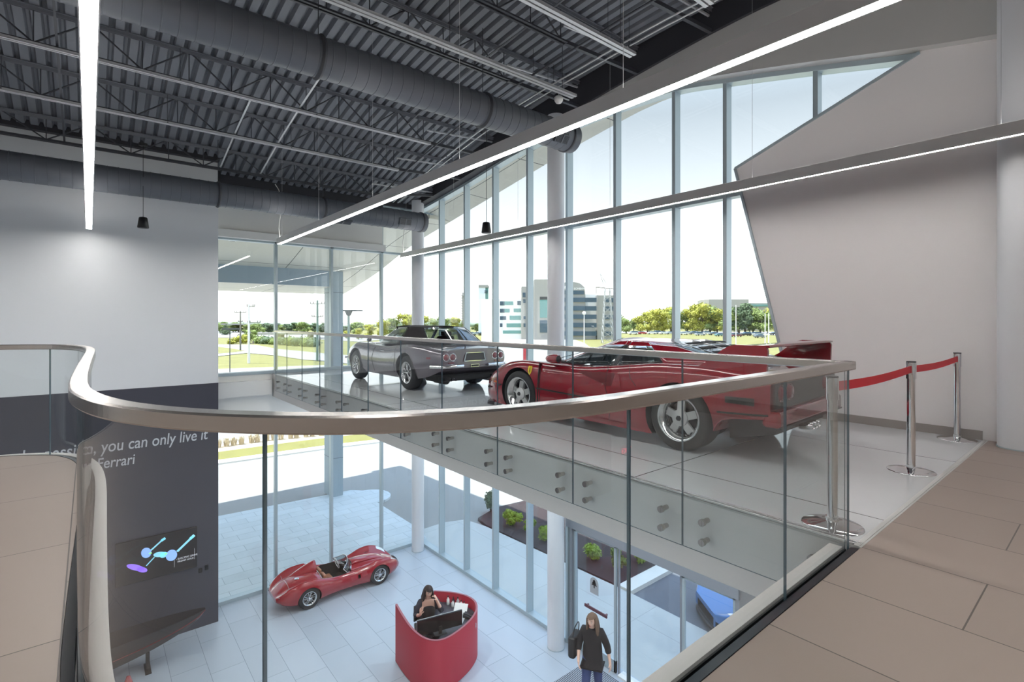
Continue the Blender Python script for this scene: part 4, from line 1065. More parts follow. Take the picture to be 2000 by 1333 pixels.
class Body:
    def __init__(s, curves, x0, x1, nx=90, m=4, ease=True):
        """curves: list of (ytab, ztab) from bottom centre to top centre"""
        s.c = curves; s.x0, s.x1 = x0, x1; s.m = m
        n = nx
        s.xs = [x0 + (x1 - x0) * (.5 - .5 * cos(pi * i / n)) * .35 + (x1 - x0) * (i / n) * .65 for i in range(n + 1)]
    def half(s, x):
        P = [V((x, interp(a, x), interp(b, x))) for a, b in s.c]
        out = cr(P, s.m)
        for p in out: p.x = x; p.y = max(p.y, 0)
        out[0].y = 0; out[-1].y = 0
        return out
    def ring(s, x):
        h = s.half(x)
        return h + [V((p.x, -p.y, p.z)) for p in h[-2:0:-1]]
    def side(s, x, z):
        """outer y at height z"""
        h = s.half(x); best = 0
        for a, b in zip(h, h[1:]):
            if (a.z - z) * (b.z - z) <= 0 and abs(a.z - b.z) > 1e-6:
                t = (z - a.z) / (b.z - a.z); best = max(best, a.y + (b.y - a.y) * t)
        return best if best else max(p.y for p in h)
    def top(s, x, y):
        h = s.half(x); best = -9
        for a, b in zip(h, h[1:]):
            if (a.y - abs(y)) * (b.y - abs(y)) <= 0 and abs(a.y - b.y) > 1e-6:
                t = (abs(y) - a.y) / (b.y - a.y); best = max(best, a.z + (b.z - a.z) * t)
        return best
    def mesh(s, mats):
        mb = MB(); mb.rings([s.ring(x) for x in s.xs], 0, True, True)
        return mb.mesh('body', mats)

def sharp(me, ang=32):
    try: me.set_sharp_from_angle(angle=radians(ang))
    except Exception: pass
def carve(me, cutter):
    """boolean difference of mesh me by MB cutter (same material slots); returns a new mesh"""
    o = bpy.data.objects.new('tmp_a', me); COL.objects.link(o)
    cm = cutter.mesh('tmp_c', [m for m in me.materials]); bm = bmesh.new(); bm.from_mesh(cm); bmesh.ops.recalc_face_normals(bm, faces=bm.faces); bm.to_mesh(cm); bm.free()
    bm = bmesh.new(); bm.from_mesh(me); bmesh.ops.remove_doubles(bm, verts=bm.verts, dist=1e-5); bmesh.ops.recalc_face_normals(bm, faces=bm.faces); bm.to_mesh(me); bm.free()
    c = bpy.data.objects.new('tmp_b', cm); COL.objects.link(c)
    md = o.modifiers.new('b', 'BOOLEAN'); md.operation = 'DIFFERENCE'; md.object = c; md.solver = 'EXACT'
    dg = bpy.context.evaluated_depsgraph_get(); dg.update()
    new = bpy.data.meshes.new_from_object(o.evaluated_get(dg))
    bpy.data.objects.remove(o); bpy.data.objects.remove(c)
    return new
def obj(name, me, parent=None, **k):
    o = bpy.data.objects.new(name, me); COL.objects.link(o)
    if parent: o.parent = parent
    for a, b in k.items(): o[a] = b
    return o

def side_patch(mb, B, pts, off=.004, mi=0, s=1, dx=.03):
    """a thin plate following the body side: pts polygon (x, z); filled by a column grid between lower and upper outlines"""
    xs0, xs1 = min(p[0] for p in pts), max(p[0] for p in pts)
    n = max(2, int((xs1 - xs0) / dx)); rows = []
    def span(x):
        zs = []
        for (a, b) in zip(pts, pts[1:] + pts[:1]):
            if (a[0] - x) * (b[0] - x) <= 0 and abs(a[0] - b[0]) > 1e-9: zs.append(a[1] + (b[1] - a[1]) * (x - a[0]) / (b[0] - a[0]))
        return (min(zs), max(zs)) if zs else None
    for i in range(n + 1):
        x = lerp(xs0 + 1e-5, xs1 - 1e-5, i / n); sp = span(x)
        if not sp: continue
        lo, hi = sp; k = max(2, int((hi - lo) / .04)) if n > 3 else 6
        rows.append([(x, lerp(lo, hi, j / 6)) for j in range(7)])
    for r0 in (rows,):
        mb.grid([[V((x, s * (B.side(x, z) + off), z)) for x, z in r] for r in r0], mi)
def side_line(mb, B, pts, w=.008, off=.0015, mi=0, s=1):
    """a fine seam following the body side through pts (x, z)"""
    P = []
    for a, b in zip(pts, pts[1:]):
        n = max(1, int(sqrt((a[0] - b[0]) ** 2 + (a[1] - b[1]) ** 2) / .04))
        P += [(lerp(a[0], b[0], i / n), lerp(a[1], b[1], i / n)) for i in range(n)]
    P.append(pts[-1])
    Q = [V((x, s * (B.side(x, z) + off), z)) for x, z in P]
    mb.tube(Q, w / 2, 5, mi)

def wheel(root, x, y, r, w, rim, kind, side):
    """side: +1 outer face towards +y"""
    o = V((x, y - side * w / 2, r)); ax = V((0, side, 0))   # axle point at outer face plane is y
    inn = w
    mb = MB(); sh = .018
    prof = [(rim, 0), (rim, inn), (rim + .01, inn), (r - sh - .02, inn + .006), (r - .006, inn - .02), (r, inn - .045), (r, .045), (r - .006, .02), (r - sh - .02, -.006), (rim + .01, 0)]
    base = V((x, y - side * w, r))
    mb.lathe(prof, base, ax, 48, closed=True)
    t = mb.build('wheel', M['rubber'], root, label='black tyre')
    mb = MB()
    if kind == 'star':
        mb.lathe([(rim + .008, w + .004), (rim - .008, w + .004), (rim - .014, w - .012), (rim - .03, w - .02), (rim - .034, w - .07), (rim - .05, w - .08), (rim - .05, .02), (rim + .002, .01)], base, ax, 48)
        mb.build('rim', M['alloy_dish'], t)
        mb = MB(); R1_ = rim - .048; hub = .08
        for k in range(5):
            a = 2 * pi * k / 5 + .31
            def pt(rr, an, h): return base + ax * h + V((cos(an) * rr, 0, sin(an) * rr))
            wi, wo = .62, .23
            q = [(hub * .8, -wi), (R1_ * .6, -.38), (R1_, -wo), (R1_, wo), (R1_ * .6, .38), (hub * .8, wi)]
            f = [pt(rr, a + da, w - .03 - (rr / R1_) * .035) for rr, da in q]; b = [pt(rr, a + da, w - .075 - (rr / R1_) * .02) for rr, da in q]
            n = len(q); mb.add(f + b, [tuple(range(n)), tuple(range(n, 2 * n))[::-1]] + [(i, (i + 1) % n, n + (i + 1) % n, n + i) for i in range(n)])
        mb.lathe([(.001, w - .012), (.05, w - .012), (.062, w - .02), (.085, w - .028), (.085, w - .06)], base, ax, 28)
        for k in range(24):
            a = 2 * pi * k / 24; c = base + ax * (w - .078) + V((cos(a) * (rim - .048), 0, sin(a) * (rim - .048))); mb.cyl(c, c + ax * .012, .006, n=6)
        mb.build('spokes', M['alloy'], t, bevel=.004)
        mb = MB(); mb.cyl(base + ax * (w - .02), base + ax * (w + .0), .032, .026, n=6); mb.build('centre_nut', M['carbon'], t)
        mb = MB(); mb.lathe([(.001, w - .13), (rim - .07, w - .13), (rim - .07, w - .115)], base, ax, 28); mb.build('brake_disc', M['carbon'], t)
    else:
        mb.lathe([(rim + .006, w + .002), (rim - .008, w + .004), (rim - .012, w - .012), (rim - .03, w - .02), (rim - .036, w - .07), (rim - .036, .02), (rim, .01)], base, ax, 40)
        mb.build('rim', M['alloy_dish'], t)
        mb = MB(); n = 30
        for k in range(n):
            a = 2 * pi * k / n; da = (.28 if k % 2 else -.28)
            p0 = base + ax * (w - .02 - (.03 if k % 3 == 0 else 0)) + V((cos(a) * .035, 0, sin(a) * .035))
            p1 = base + ax * (w - (.03 if k % 3 else .085)) + V((cos(a + da) * (rim - .034), 0, sin(a + da) * (rim - .034)))
            mb.cyl(p0, p1, .0042, n=5, caps=False)
        mb.lathe([(.001, w + .012), (.02, w + .01), (.034, w - .01), (.045, w - .05), (.05, w - .12)], base, ax, 20)
        for a in (0, 2.09, 4.19):
            c = base + ax * (w + .004); mb.bar(c, c + V((cos(a) * .065, 0, sin(a) * .065)), .022, .014, up=ax)
        mb.build('spokes', M['chrome'], t, label='wire spokes with knock-off spinner')
        mb = MB(); mb.lathe([(.001, w - .12), (rim - .05, w - .12), (rim - .05, w - .1)], base, ax, 24); mb.build('brake_drum', M['carbon'], t)
    return t

def greenhouse(root, base, top, segs, roof_mat, crown=.02, bulge=.015, roofname='roof', n=5, thick=.006, roof_from=0):
    """base/top: half rings front centre -> rear centre. segs: (i0, i1, name, material, both_sides_separately)"""
    def dens(r):
        out = []
        P = [V(p) for p in r]
        # mirror for tangents at the centre line
        full = [V((p.x, -p.y, p.z)) for p in P[:0:-1]] + P + [V((p.x, -p.y, p.z)) for p in P[-2:-1]]
        k = len(P) - 1; allp = cr(full, n); return allp[k * n: k * n + k * n + 1]
    Bd, Td = dens(base), dens(top)
    H = 5
    def wallpt(i, h):
        a, b = Bd[i], Td[i]; p = a.lerp(b, h); d = V((0, 0, 0))
        c = V((p.x * .0 + .7, 0, p.z)); o = (p - c); o.z = 0
        if o.length > 1e-6: o.normalize()
        return p + o * (bulge * sin(pi * h))
    for sg in segs:
        (i0, i1, name, m), (h0, h1) = sg[:4], (sg[4] if len(sg) > 4 else (0, 1))
        ctr = (i0 == 0 or i1 == len(base) - 1)
        idx = list(range(i0 * n, i1 * n + 1))
        if ctr:
            if i0 == 0: cols = [(i, -1) for i in idx[::-1]] + [(i, 1) for i in idx[1:]]
            else: cols = [(i, 1) for i in idx] + [(i, -1) for i in idx[-2::-1]]
            sets = [cols]
        else: sets = [[(i, 1) for i in idx], [(i, -1) for i in idx]]
        for cols in sets:
            rows = []
            for i, s in cols:
                r = []
                for j in range(H + 1):
                    p = wallpt(i, lerp(h0, h1, j / H)); r.append(V((p.x, p.y * s, p.z)))
                rows.append(r)
            mb = MB(); mb.grid(rows, 0, True)
            mb.build(name, m, root, solid=thick, off=0, weld=1e-5)
    # roof
    W = 10; rows = []
    N = len(Td)
    for i in range(N):
        p = Td[i]; r = []
        for k in range(W + 1):
            f = lerp(-1, 1, k / W); r.append(V((p.x, p.y * f, p.z + crown * (1 - f * f) * (1 if 0 < i < N - 1 else 0) * min(1, p.y / .3))))
        rows.append(r)
    mb = MB(); mb.grid(rows, 0, True); mb.build(roofname, roof_mat, root, solid=.012, off=-1, weld=1e-5, fix=True)
def tab(*a): return list(a)
# ------------------------------------------------------------------ low red winged sports car
car = thing('sports_car', 'low red sports car with tall rear wing and five-spoke wheels on the car bridge', 'car', (5.595, 2.995, 0), rz=pi / 2 + radians(2.5))
ym = [(-.88, .90), (-.75, .945), (-.5, .972), (0, .985), (.5, .972), (1.0, .935), (1.6, .915), (2.1, .925), (2.45, .93), (2.8, .905), (3.05, .86), (3.25, .78), (3.4, .66), (3.48, .52)]
zs = [(-.88, .84), (-.6, .875), (-.2, .885), (.2, .88), (.6, .845), (1.0, .80), (1.5, .765), (2.0, .775), (2.35, .785), (2.65, .755), (2.9, .68), (3.1, .59), (3.3, .48), (3.42, .40), (3.48, .345)]
zc = [(-.88, .86), (-.6, .875), (0, .87), (.8, .84), (1.3, .80), (1.8, .79), (2.1, .765), (2.5, .69), (2.9, .60), (3.2, .50), (3.4, .40), (3.48, .345)]
zb = [(-.88, .42), (-.6, .40), (-.44, .36), (-.34, .22), (-.2, .14), (0, .12), (2.0, .115), (3.0, .12), (3.35, .14), (3.48, .20)]
def sh(t, d): return [(x, y + d) for x, y in t]
mid = [(x, lerp(interp(zb, x), interp(zs, x), .48)) for x, _ in zs]
C_ = [
    ([(-1, 0), (4, 0)], zb),
    ([(x, y * .86) for x, y in ym], zb),
    ([(x, y * .965) for x, y in ym], [(x, z + .035) for x, z in zb]),
    ([(x, y * .995) for x, y in ym], [(x, lerp(interp(zb, x), interp(zs, x), .28)) for x, _ in zs]),
    (ym, mid),
    ([(x, y - .012) for x, y in ym], [(x, lerp(interp(zb, x), z, .80)) for x, z in zs]),
    ([(x, y - .055) for x, y in ym], [(x, z - .022) for x, z in zs]),
    ([(x, y - .12) for x, y in ym], zs),
    ([(x, y - .25) for x, y in ym], [(x, lerp(z, interp(zc, x), .35) + .004) for x, z in zs]),
    ([(x, y * .42) for x, y in ym], [(x, lerp(interp(zs, x), z, .8)) for x, z in zc]),
    ([(-1, 0), (4, 0)], zc)]
B = Body(C_, -.88, 3.48, 100, 4)
me = B.mesh([M['f40_red'], M['well']])
ct = MB()
for x, ra in ((0, .372), (2.45, .352)):
    for s in (-1, 1): ct.cyl((x, s * .62, .33), (x, s * 1.3, .33), ra, n=56, mi=1)
me = carve(me, ct); sharp(me, 30)
body = obj('body', me, car)
SW = .965
for s in (1, -1):
    wheel(car, 0, s * .955, .333, .30, .228, 'star', s)
    wheel(car, 2.45, s * .91, .318, .24, .226, 'star', s)
# seams and vents
mb = MB()
for s in (1, -1):
    side_line(mb, B, [(2.03, .76), (2.02, .40), (2.04, .16)], .010, s=s); side_line(mb, B, [(.93, .79), (.94, .55), (.86, .38), (.90, .15)], .008, s=s)
    side_line(mb, B, [(.62, .83), (.58, .70), (.50, .62)], .006, s=s)
    side_line(mb, B, [(2.93, .40), (2.82, .415)], .02, s=s)
mb.build('panel_seams', M['carbon'], car)
for s in (1, -1):
    mb = MB(); side_patch(mb, B, [(2.02, .78), (2.09, .765), (2.10, .18), (2.03, .16)], .006, s=s); mb.build('vent_strip', M['well'], car, label='black slatted vent strip behind the front wheel')
    mb = MB(); side_line(mb, B, [(2.09, .435), (1.5, .415), (.95, .40), (.50, .385)], .018, off=.002, s=s); side_line(mb, B, [(-.42, .46), (-.86, .47)], .018, off=.002, s=s); mb.build('waist_line', M['well'], car, label='black line along the flank')
    mb = MB(); side_patch(mb, B, [(1.42, .712), (.80, .735), (.77, .60), (.86, .565)], .004, s=s); mb.build('air_intake', mat('intake_shadow_red', srgb(98, 8, 20), .4), car, label='tapered air intake in the door, its recess shade painted dark red')  # shade of the recess painted as a darker red plate on the flank
    mb = MB(); side_patch(mb, B, [(.90, .58), (.76, .60), (.80, .735), (.74, .74), (.70, .56), (.88, .555)], .010, s=s); mb.build('intake_lip', M['f40_red'], car)
    mb = MB(); side_patch(mb, B, [(1.95, .205), (.48, .175), (.48, .125), (1.95, .135)], .012, s=s); mb.build('sill_skirt', M['f40_red'], car)
    mb = MB(); side_patch(mb, B, [(-.50, .62), (-.76, .62), (-.76, .55), (-.50, .56)], .005, s=s); mb.build('rear_vent', M['well'], car, label='black slotted vent behind the rear wheel')
    # shield
    x0, z0 = 2.215, .66; sp = [(x0 + .035 * a, z0 + .055 * b) for a, b in ((-1, 1), (-.5, 1.12), (0, 1), (.5, 1.12), (1, 1), (1, .1), (.75, -.55), (0, -1.15), (-.75, -.55), (-1, .1))]
    mb = MB(); mb.add([V((x, s * (B.side(x, z) + .004), z)) for x, z in sp], [tuple(range(len(sp)))]); sd = mb.build('shield_badge', M['yellow'], car, solid=.003, off=1, label='yellow shield with a black horse')
    hp = [(-.1, -.7), (.05, -.15), (-.25, -.35), (-.2, .1), (-.05, .35), (-.2, .75), (.1, .7), (.3, .35), (.2, .0), (.4, -.3), (.2, -.3), (.15, -.7)]
    mb = MB(); mb.add([V((x0 - s * -.035 * a, s * (B.side(x0, z0 + .055 * b) + .0085), z0 + .055 * b)) for a, b in hp], [tuple(range(len(hp)))]); mb.build('horse', M['black'], sd)
    mb = MB(); side_patch(mb, B, [(2.90, .455), (3.02, .45), (3.02, .425), (2.90, .43)], .006, s=s, dx=.02); mb.build('side_marker', M['lamp_orange'], car, label='small orange side marker')
    # headlamp cover on the nose corner
    mb = MB(); rows = []
    for i in range(7):
        x = lerp(3.02, 3.30, i / 6); rows.append([V((x, s * lerp(B.side(x, interp(zs, x) - .03) - .30, B.side(x, interp(zs, x) - .05) - .03, j / 6), 0)) for j in range(7)])
    for r in rows:
        for p in r: p.z = B.top(p.x, p.y) + .004
    mb.grid(rows); mb.build('headlamp', M['lamp_clear'], car, label='flush clear headlamp cover')
    # mirror
    mb = MB(); c = V((1.78, s * .93, .845))
    prof = [(-.10, .035, .03), (-.09, .07, .055), (-.02, .085, .062), (.05, .07, .05), (.10, .03, .02)]
    rings = []
    for dx, ry, rz2 in prof: rings.append([c + V((dx, ry * cos(t), rz2 * (abs(sin(t)) ** .7) * (1 if sin(t) > 0 else -1))) for t in frange(0, 2 * pi, 18)[:-1]])
    mb.rings(rings); mb.bar(c + V((0, -s * .03, -.05)), V((1.74, s * .84, .79)), .06, .02); mr = mb.build('wing_mirror', M['f40_red'], car)
    mb = MB(); mb.cyl(c + V((-.103, 0, 0)), c + V((-.100, 0, 0)), .045, n=20); mb.build('mirror_glass', M['black'], mr)
# greenhouse
gb = [(2.03, 0, .785), (1.99, .36, .785), (1.91, .60, .775), (1.85, .70, .77), (1.4, .79, .775), (.92, .815, .80), (.86, .815, .805), (.50, .80, .83), (.26, .77, .85), (-.15, .71, .875), (-.50, .64, .875), (-.64, .50, .87), (-.69, .25, .87), (-.70, 0, .87)]
gt = [(1.20, 0, 1.105), (1.18, .28, 1.10), (1.13, .46, 1.085), (1.07, .52, 1.078), (1.0, .555, 1.085), (.88, .57, 1.09), (.83, .57, 1.09), (.68, .565, 1.088), (.60, .56, 1.085), (.48, .545, 1.08), (.38, .51, 1.078), (.33, .44, 1.085), (.30, .22, 1.10), (.29, 0, 1.105)]
greenhouse(car, gb, gt, [(0, 2, 'windscreen', M['car_glass_dark']), (2, 3, 'pillar', M['f40_red']), (3, 5, 'side_window', M['car_glass_dark'], (.03, .84)), (3, 5, 'roof_rail', M['f40_red'], (.84, 1)), (5, 6, 'pillar', M['carbon'], (0, .86)), (5, 6, 'roof_rail', M['f40_red'], (.84, 1)), (6, 8, 'quarter_window', M['car_glass_dark'], (.03, .80)), (6, 8, 'roof_rail', M['f40_red'], (.80, 1)), (8, 10, 'sail_panel', M['f40_red']), (10, 11, 'rear_side_window', M['car_glass_dark']), (11, 13, 'engine_cover', mat('louvred_plexi', srgb(176, 188, 196), .12, metal=.2, coat=1))], M['f40_red'], crown=.015)
# louvre slots on the engine cover
mb = MB()
for r in range(5):
    for (ya, yb) in ((-.44, -.17), (-.13, .13), (.17, .44)):
        h = .10 + r * .17; h2 = h + .055
        q = []
        for hh, yy in ((h, ya), (h, yb), (h2, yb), (h2, ya)):
            x = lerp(.28, -.69, hh) + .03 * (abs(yy) > .3); z = lerp(1.105, .87, hh) + .030 * sin(pi * min(hh, 1)) * 0 + .011 - abs(yy) * .03
            q.append(V((x, yy * (1 + .12 * hh), z)))
        n = (q[1] - q[0]).cross(q[2] - q[1]).normalized()
        if n.z < 0: n = -n
        mb.add([p for p in q] + [p + n * .006 for p in q], [(4, 5, 6, 7), (0, 1, 5, 4), (1, 2, 6, 5), (2, 3, 7, 6), (3, 0, 4, 7)])
mb.build('louvre_slats', M['well'], car)
mb = MB()
for sy in (-.15, .15): mb.bar((.27, sy * 1.0, 1.108 - abs(sy) * .03), (-.69, sy * 1.10, .882), .030, .012)
mb.build('cover_ribs', M['alloy'], car)
# cabin interior
mb = MB(); mb.box(.2, 1.95, -.70, .70, .76, .80); ci = mb.build('cabin_tray', M['int_black'], car)
for s in (1, -1):
    mb = MB(); mb.box(.86, 1.00, s * .35 - .2, s * .35 + .2, .78, 1.0); mb.build('seat_back', M['seat_red'], car, bevel=.04, seg=3)
mb = MB(); mb.tube([V((1.5 - .06 * sin(t), .36 + .16 * cos(t), .86 + .13 * sin(t))) for t in frange(0, 2 * pi, 24)[:-1]], .012, 6, closed=True); mb.build('steering_wheel', M['black'], car)
# wing
for s in (1, -1):
    fin = [(-.16, .86), (-.30, .94), (-.44, 1.055), (-.50, 1.09), (-.56, 1.105), (-.84, 1.105), (-.86, 1.06), (-.85, .84), (-.5, .84)]
    mb = MB(); mb.prism([V((x, s * (.905 - .02 * (z - .86)), z)) for x, z in fin], (0, -s * .035, 0)); mb.build('wing_endplate', M['f40_red'], car, bevel=.01, seg=3)
af = [(-.46, 1.055), (-.50, 1.085), (-.62, 1.103), (-.80, 1.107), (-.87, 1.105), (-.87, 1.09), (-.75, 1.07), (-.60, 1.045), (-.50, 1.04)]
mb = MB(); mb.prism([V((x, -.885, z)) for x, z in af], (0, 1.77, 0), smooth=True); mb.build('wing_blade', M['f40_red'], car)
# nose lip, rubber strips
mb = MB(); rows = []
for i in range(25):
    y = lerp(-.84, .84, i / 24); x = 3.51 - .50 * abs(y / .93) ** 3.2; rows.append([(x, y, .135), (x + .06, y, .10), (x + .06, y, .085), (x - .10, y, .085), (x - .10, y, .14)])
mb.rings(rows); mb.build('front_splitter', M['carbon'], car)
mb = MB(); P = [V((3.515 - .47 * abs(y / .93) ** 3.2, y, .345)) for y in frange(-.86, .86, 26)]; mb.tube(P, .014, 7); mb.build('bumper_strip', M['carbon'], car)
# tail
mb = MB(); mb.box(-.905, -.87, -.84, .84, .52, .80); tl = mb.build('tail_grille', M['carbon'], car, bevel=.01)
for s in (1, -1):
    for yy in (.70, .50):
        mb = MB(); mb.lathe([(.001, .028), (.05, .026), (.062, .018), (.07, 0)], (-.905, s * yy, .66), (-1, 0, 0), 24); mb.lathe([(.07, 0), (.078, .01), (.082, 0)], (-.905, s * yy, .66), (-1, 0, 0), 24); mb.build('tail_lamp', M['lamp_red'], car)
mb = MB(); mb.box(-.96, -.80, -.89, .89, .36, .51); mb.build('rear_bumper', M['f40_red'], car, bevel=.03, seg=3)
mb = MB(); mb.box(-.965, -.82, -.87, .87, .352, .368); mb.build('bumper_strip', M['carbon'], car)
mb = MB()
for yy in (-.09, 0, .09): mb.lathe([(.03, 0), (.038, 0), (.038, .12), (.03, .12)], (-.86, yy, .28), (-1, 0, 0), 16, closed=True)
mb.build('exhaust_pipes', M['chrome'], car)
mb = MB(); mb.prism([V((-.84, -.66, .26)), V((-.84, -.66, .38)), V((-.40, -.66, .38)), V((-.40, -.66, .16))], (0, 1.32, 0)); mb.build('diffuser', M['carbon'], car)
# wiper
mb = MB(); mb.bar((2.06, .1, .80), (1.5, -.2, 1.01), .012, .012); mb.tube([(2.15, .5, .79), (1.95, .35, .86), (1.75, .3, .92)], .004, 5); mb.build('wiper', M['black'], car)
# ------------------------------------------------------------------ grey convertible
car = thing('convertible_car', 'vintage mauve-grey convertible with black fabric roof and wire wheels on the car bridge', 'car', (5.55, 8.90, 0), rz=pi / 2)
ym = [(-1.08, .72), (-1.0, .77), (-.8, .825), (-.4, .865), (0, .88), (.6, .87), (1.2, .86), (1.8, .865), (2.4, .875), (2.8, .84), (3.05, .77), (3.22, .66), (3.32, .50)]
zs = [(-1.08, .775), (-.8, .815), (-.4, .855), (0, .87), (.5, .835), (1.0, .80), (1.6, .805), (2.1, .83), (2.4, .83), (2.75, .77), (3.0, .69), (3.2, .59), (3.32, .52)]
zc = [(-1.08, .80), (-.6, .86), (0, .89), (.8, .88), (1.7, .87), (2.2, .835), (2.7, .76), (3.0, .69), (3.2, .60), (3.32, .53)]
zb = [(-1.08, .46), (-.95, .38), (-.6, .27), (0, .20), (1.2, .19), (2.4, .20), (3.0, .25), (3.2, .32), (3.32, .40)]
C_ = [
    ([(-2, 0), (4, 0)], zb),
    ([(x, y * .80) for x, y in ym], zb),
    ([(x, y * .92) for x, y in ym], [(x, z + .03) for x, z in zb]),
    ([(x, y * .985) for x, y in ym], [(x, lerp(interp(zb, x), interp(zs, x), .30)) for x, _ in zs]),
    (ym, [(x, lerp(interp(zb, x), interp(zs, x), .55)) for x, _ in zs]),
    ([(x, y - .03) for x, y in ym], [(x, lerp(interp(zb, x), z, .84)) for x, z in zs]),
    ([(x, y - .09) for x, y in ym], [(x, z - .012) for x, z in zs]),
    ([(x, y - .18) for x, y in ym], [(x, z + .006) for x, z in zs]),
    ([(x, y * .45) for x, y in ym], [(x, z - .004) for x, z in zc]),
    ([(-2, 0), (4, 0)], zc)]
B = Body(C_, -1.08, 3.32, 90, 4)
me = B.mesh([M['grey_paint'], M['well']])
ct = MB()
for x, ra in ((0, .375), (2.4, .375)):
    for s in (-1, 1): ct.cyl((x, s * .52, .335), (x, s * 1.3, .335), ra, n=52, mi=1)
me = carve(me, ct); sharp(me, 30); obj('body', me, car)
for s in (1, -1):
    wheel(car, 0, s * .845, .325, .22, .205, 'wire', s); wheel(car, 2.4, s * .845, .325, .20, .205, 'wire', s)
mb = MB()
for s in (1, -1):
    side_line(mb, B, [(1.45, .80), (1.50, .55), (1.46, .26)], .007, s=s); side_line(mb, B, [(.48, .83), (.42, .60), (.50, .30)], .007, s=s)
    # arch lip
mb.build('panel_seams', M['carbon'], car)
for s in (1, -1):
    for x in (0, 2.4):
        mb = MB(); P = []
        for t in frange(-.1, pi + .1, 26):
            px, pz = x + .378 * cos(t), .335 + .378 * sin(t); P.append(V((px, s * (B.side(px, max(pz, interp(zb, px) + .05)) + .001), pz)))
        mb.tube(P, .009, 6); mb.build('arch_lip', M['grey_paint'], car)
    mb = MB(); side_line(mb, B, [(.95, .70), (1.12, .70)], .014, .008, s=s); mb.build('door_handle', M['chrome'], car)
    mb = MB(); c = V((1.48, s * .93, .93)); mb.lathe([(.001, .012), (.05, .010), (.058, 0), (.04, -.03), (.001, -.05)], c, (-1, 0, 0), 20); mb.cyl(c + V((.02, 0, -.03)), (1.45, s * .80, .83), .008, n=8); mb.build('wing_mirror', M['chrome'], car)
gb = [(1.74, 0, .87), (1.70, .34, .87), (1.58, .60, .855), (1.53, .65, .85), (1.05, .72, .845), (.52, .735, .855), (.12, .725, .87), (-.36, .67, .875), (-.50, .60, .875), (-.60, .30, .88), (-.62, 0, .88)]
gt = [(1.18, 0, 1.205), (1.16, .28, 1.20), (1.06, .48, 1.18), (1.02, .515, 1.17), (.78, .55, 1.19), (.42, .56, 1.195), (.22, .56, 1.195), (.03, .53, 1.185), (-.04, .48, 1.18), (-.12, .25, 1.20), (-.13, 0, 1.205)]
greenhouse(car, gb, gt, [(0, 2, 'windscreen', M['car_glass']), (2, 3, 'pillar', M['chrome']), (3, 5, 'side_window', M['car_glass']), (5, 8, 'soft_top_side', M['fabric_black']), (8, 10, 'rear_window', M['car_glass'])], M['fabric_black'], crown=.03, roofname='soft_top', bulge=.01)
mb = MB(); P = [V((gb[i][0], gb[i][1] * s + 0, gb[i][2] + .008)) for s, i in [(1, 5), (1, 6), (1, 7), (1, 8), (1, 9), (1, 10), (-1, 9), (-1, 8), (-1, 7), (-1, 6), (-1, 5)]]; mb.tube(cr(P, 4), .02, 8); mb.build('roof_edge_roll', M['fabric_black'], car)
mb = MB(); P = [V((gt[i][0], gt[i][1] * s, gt[i][2] + .01)) for s, i in [(-1, 3), (-1, 2), (-1, 1), (1, 0), (1, 1), (1, 2), (1, 3)]]; mb.tube(cr(P, 4), .012, 8); mb.build('windscreen_header', M['fabric_black'], car)
for s in (1, -1):
    mb = MB(); mb.box(.42, .54, s * .35 - .21, s * .35 + .21, .82, 1.0); mb.build('seat_back', M['seat_red'], car, bevel=.05, seg=3)
    mb = MB(); mb.box(.40, .50, s * .35 - .12, s * .35 + .12, 1.0, 1.10); mb.build('headrest', M['seat_red'], car, bevel=.03, seg=3)
mb = MB(); mb.tube([V((1.22 - .08 * sin(t), .36 + .18 * cos(t), .92 + .14 * sin(t))) for t in frange(0, 2 * pi, 24)[:-1]], .012, 6, closed=True); mb.build('steering_wheel', M['black'], car)
mb = MB(); mb.box(-.4, 1.5, -.60, .60, .86, .898); mb.build('cabin_tray', M['int_black'], car, bevel=.01)
mb = MB(); mb.box(1.0, 1.06, -.13, .0, 1.13, 1.17); mb.build('rear_view_mirror', M['black'], car)
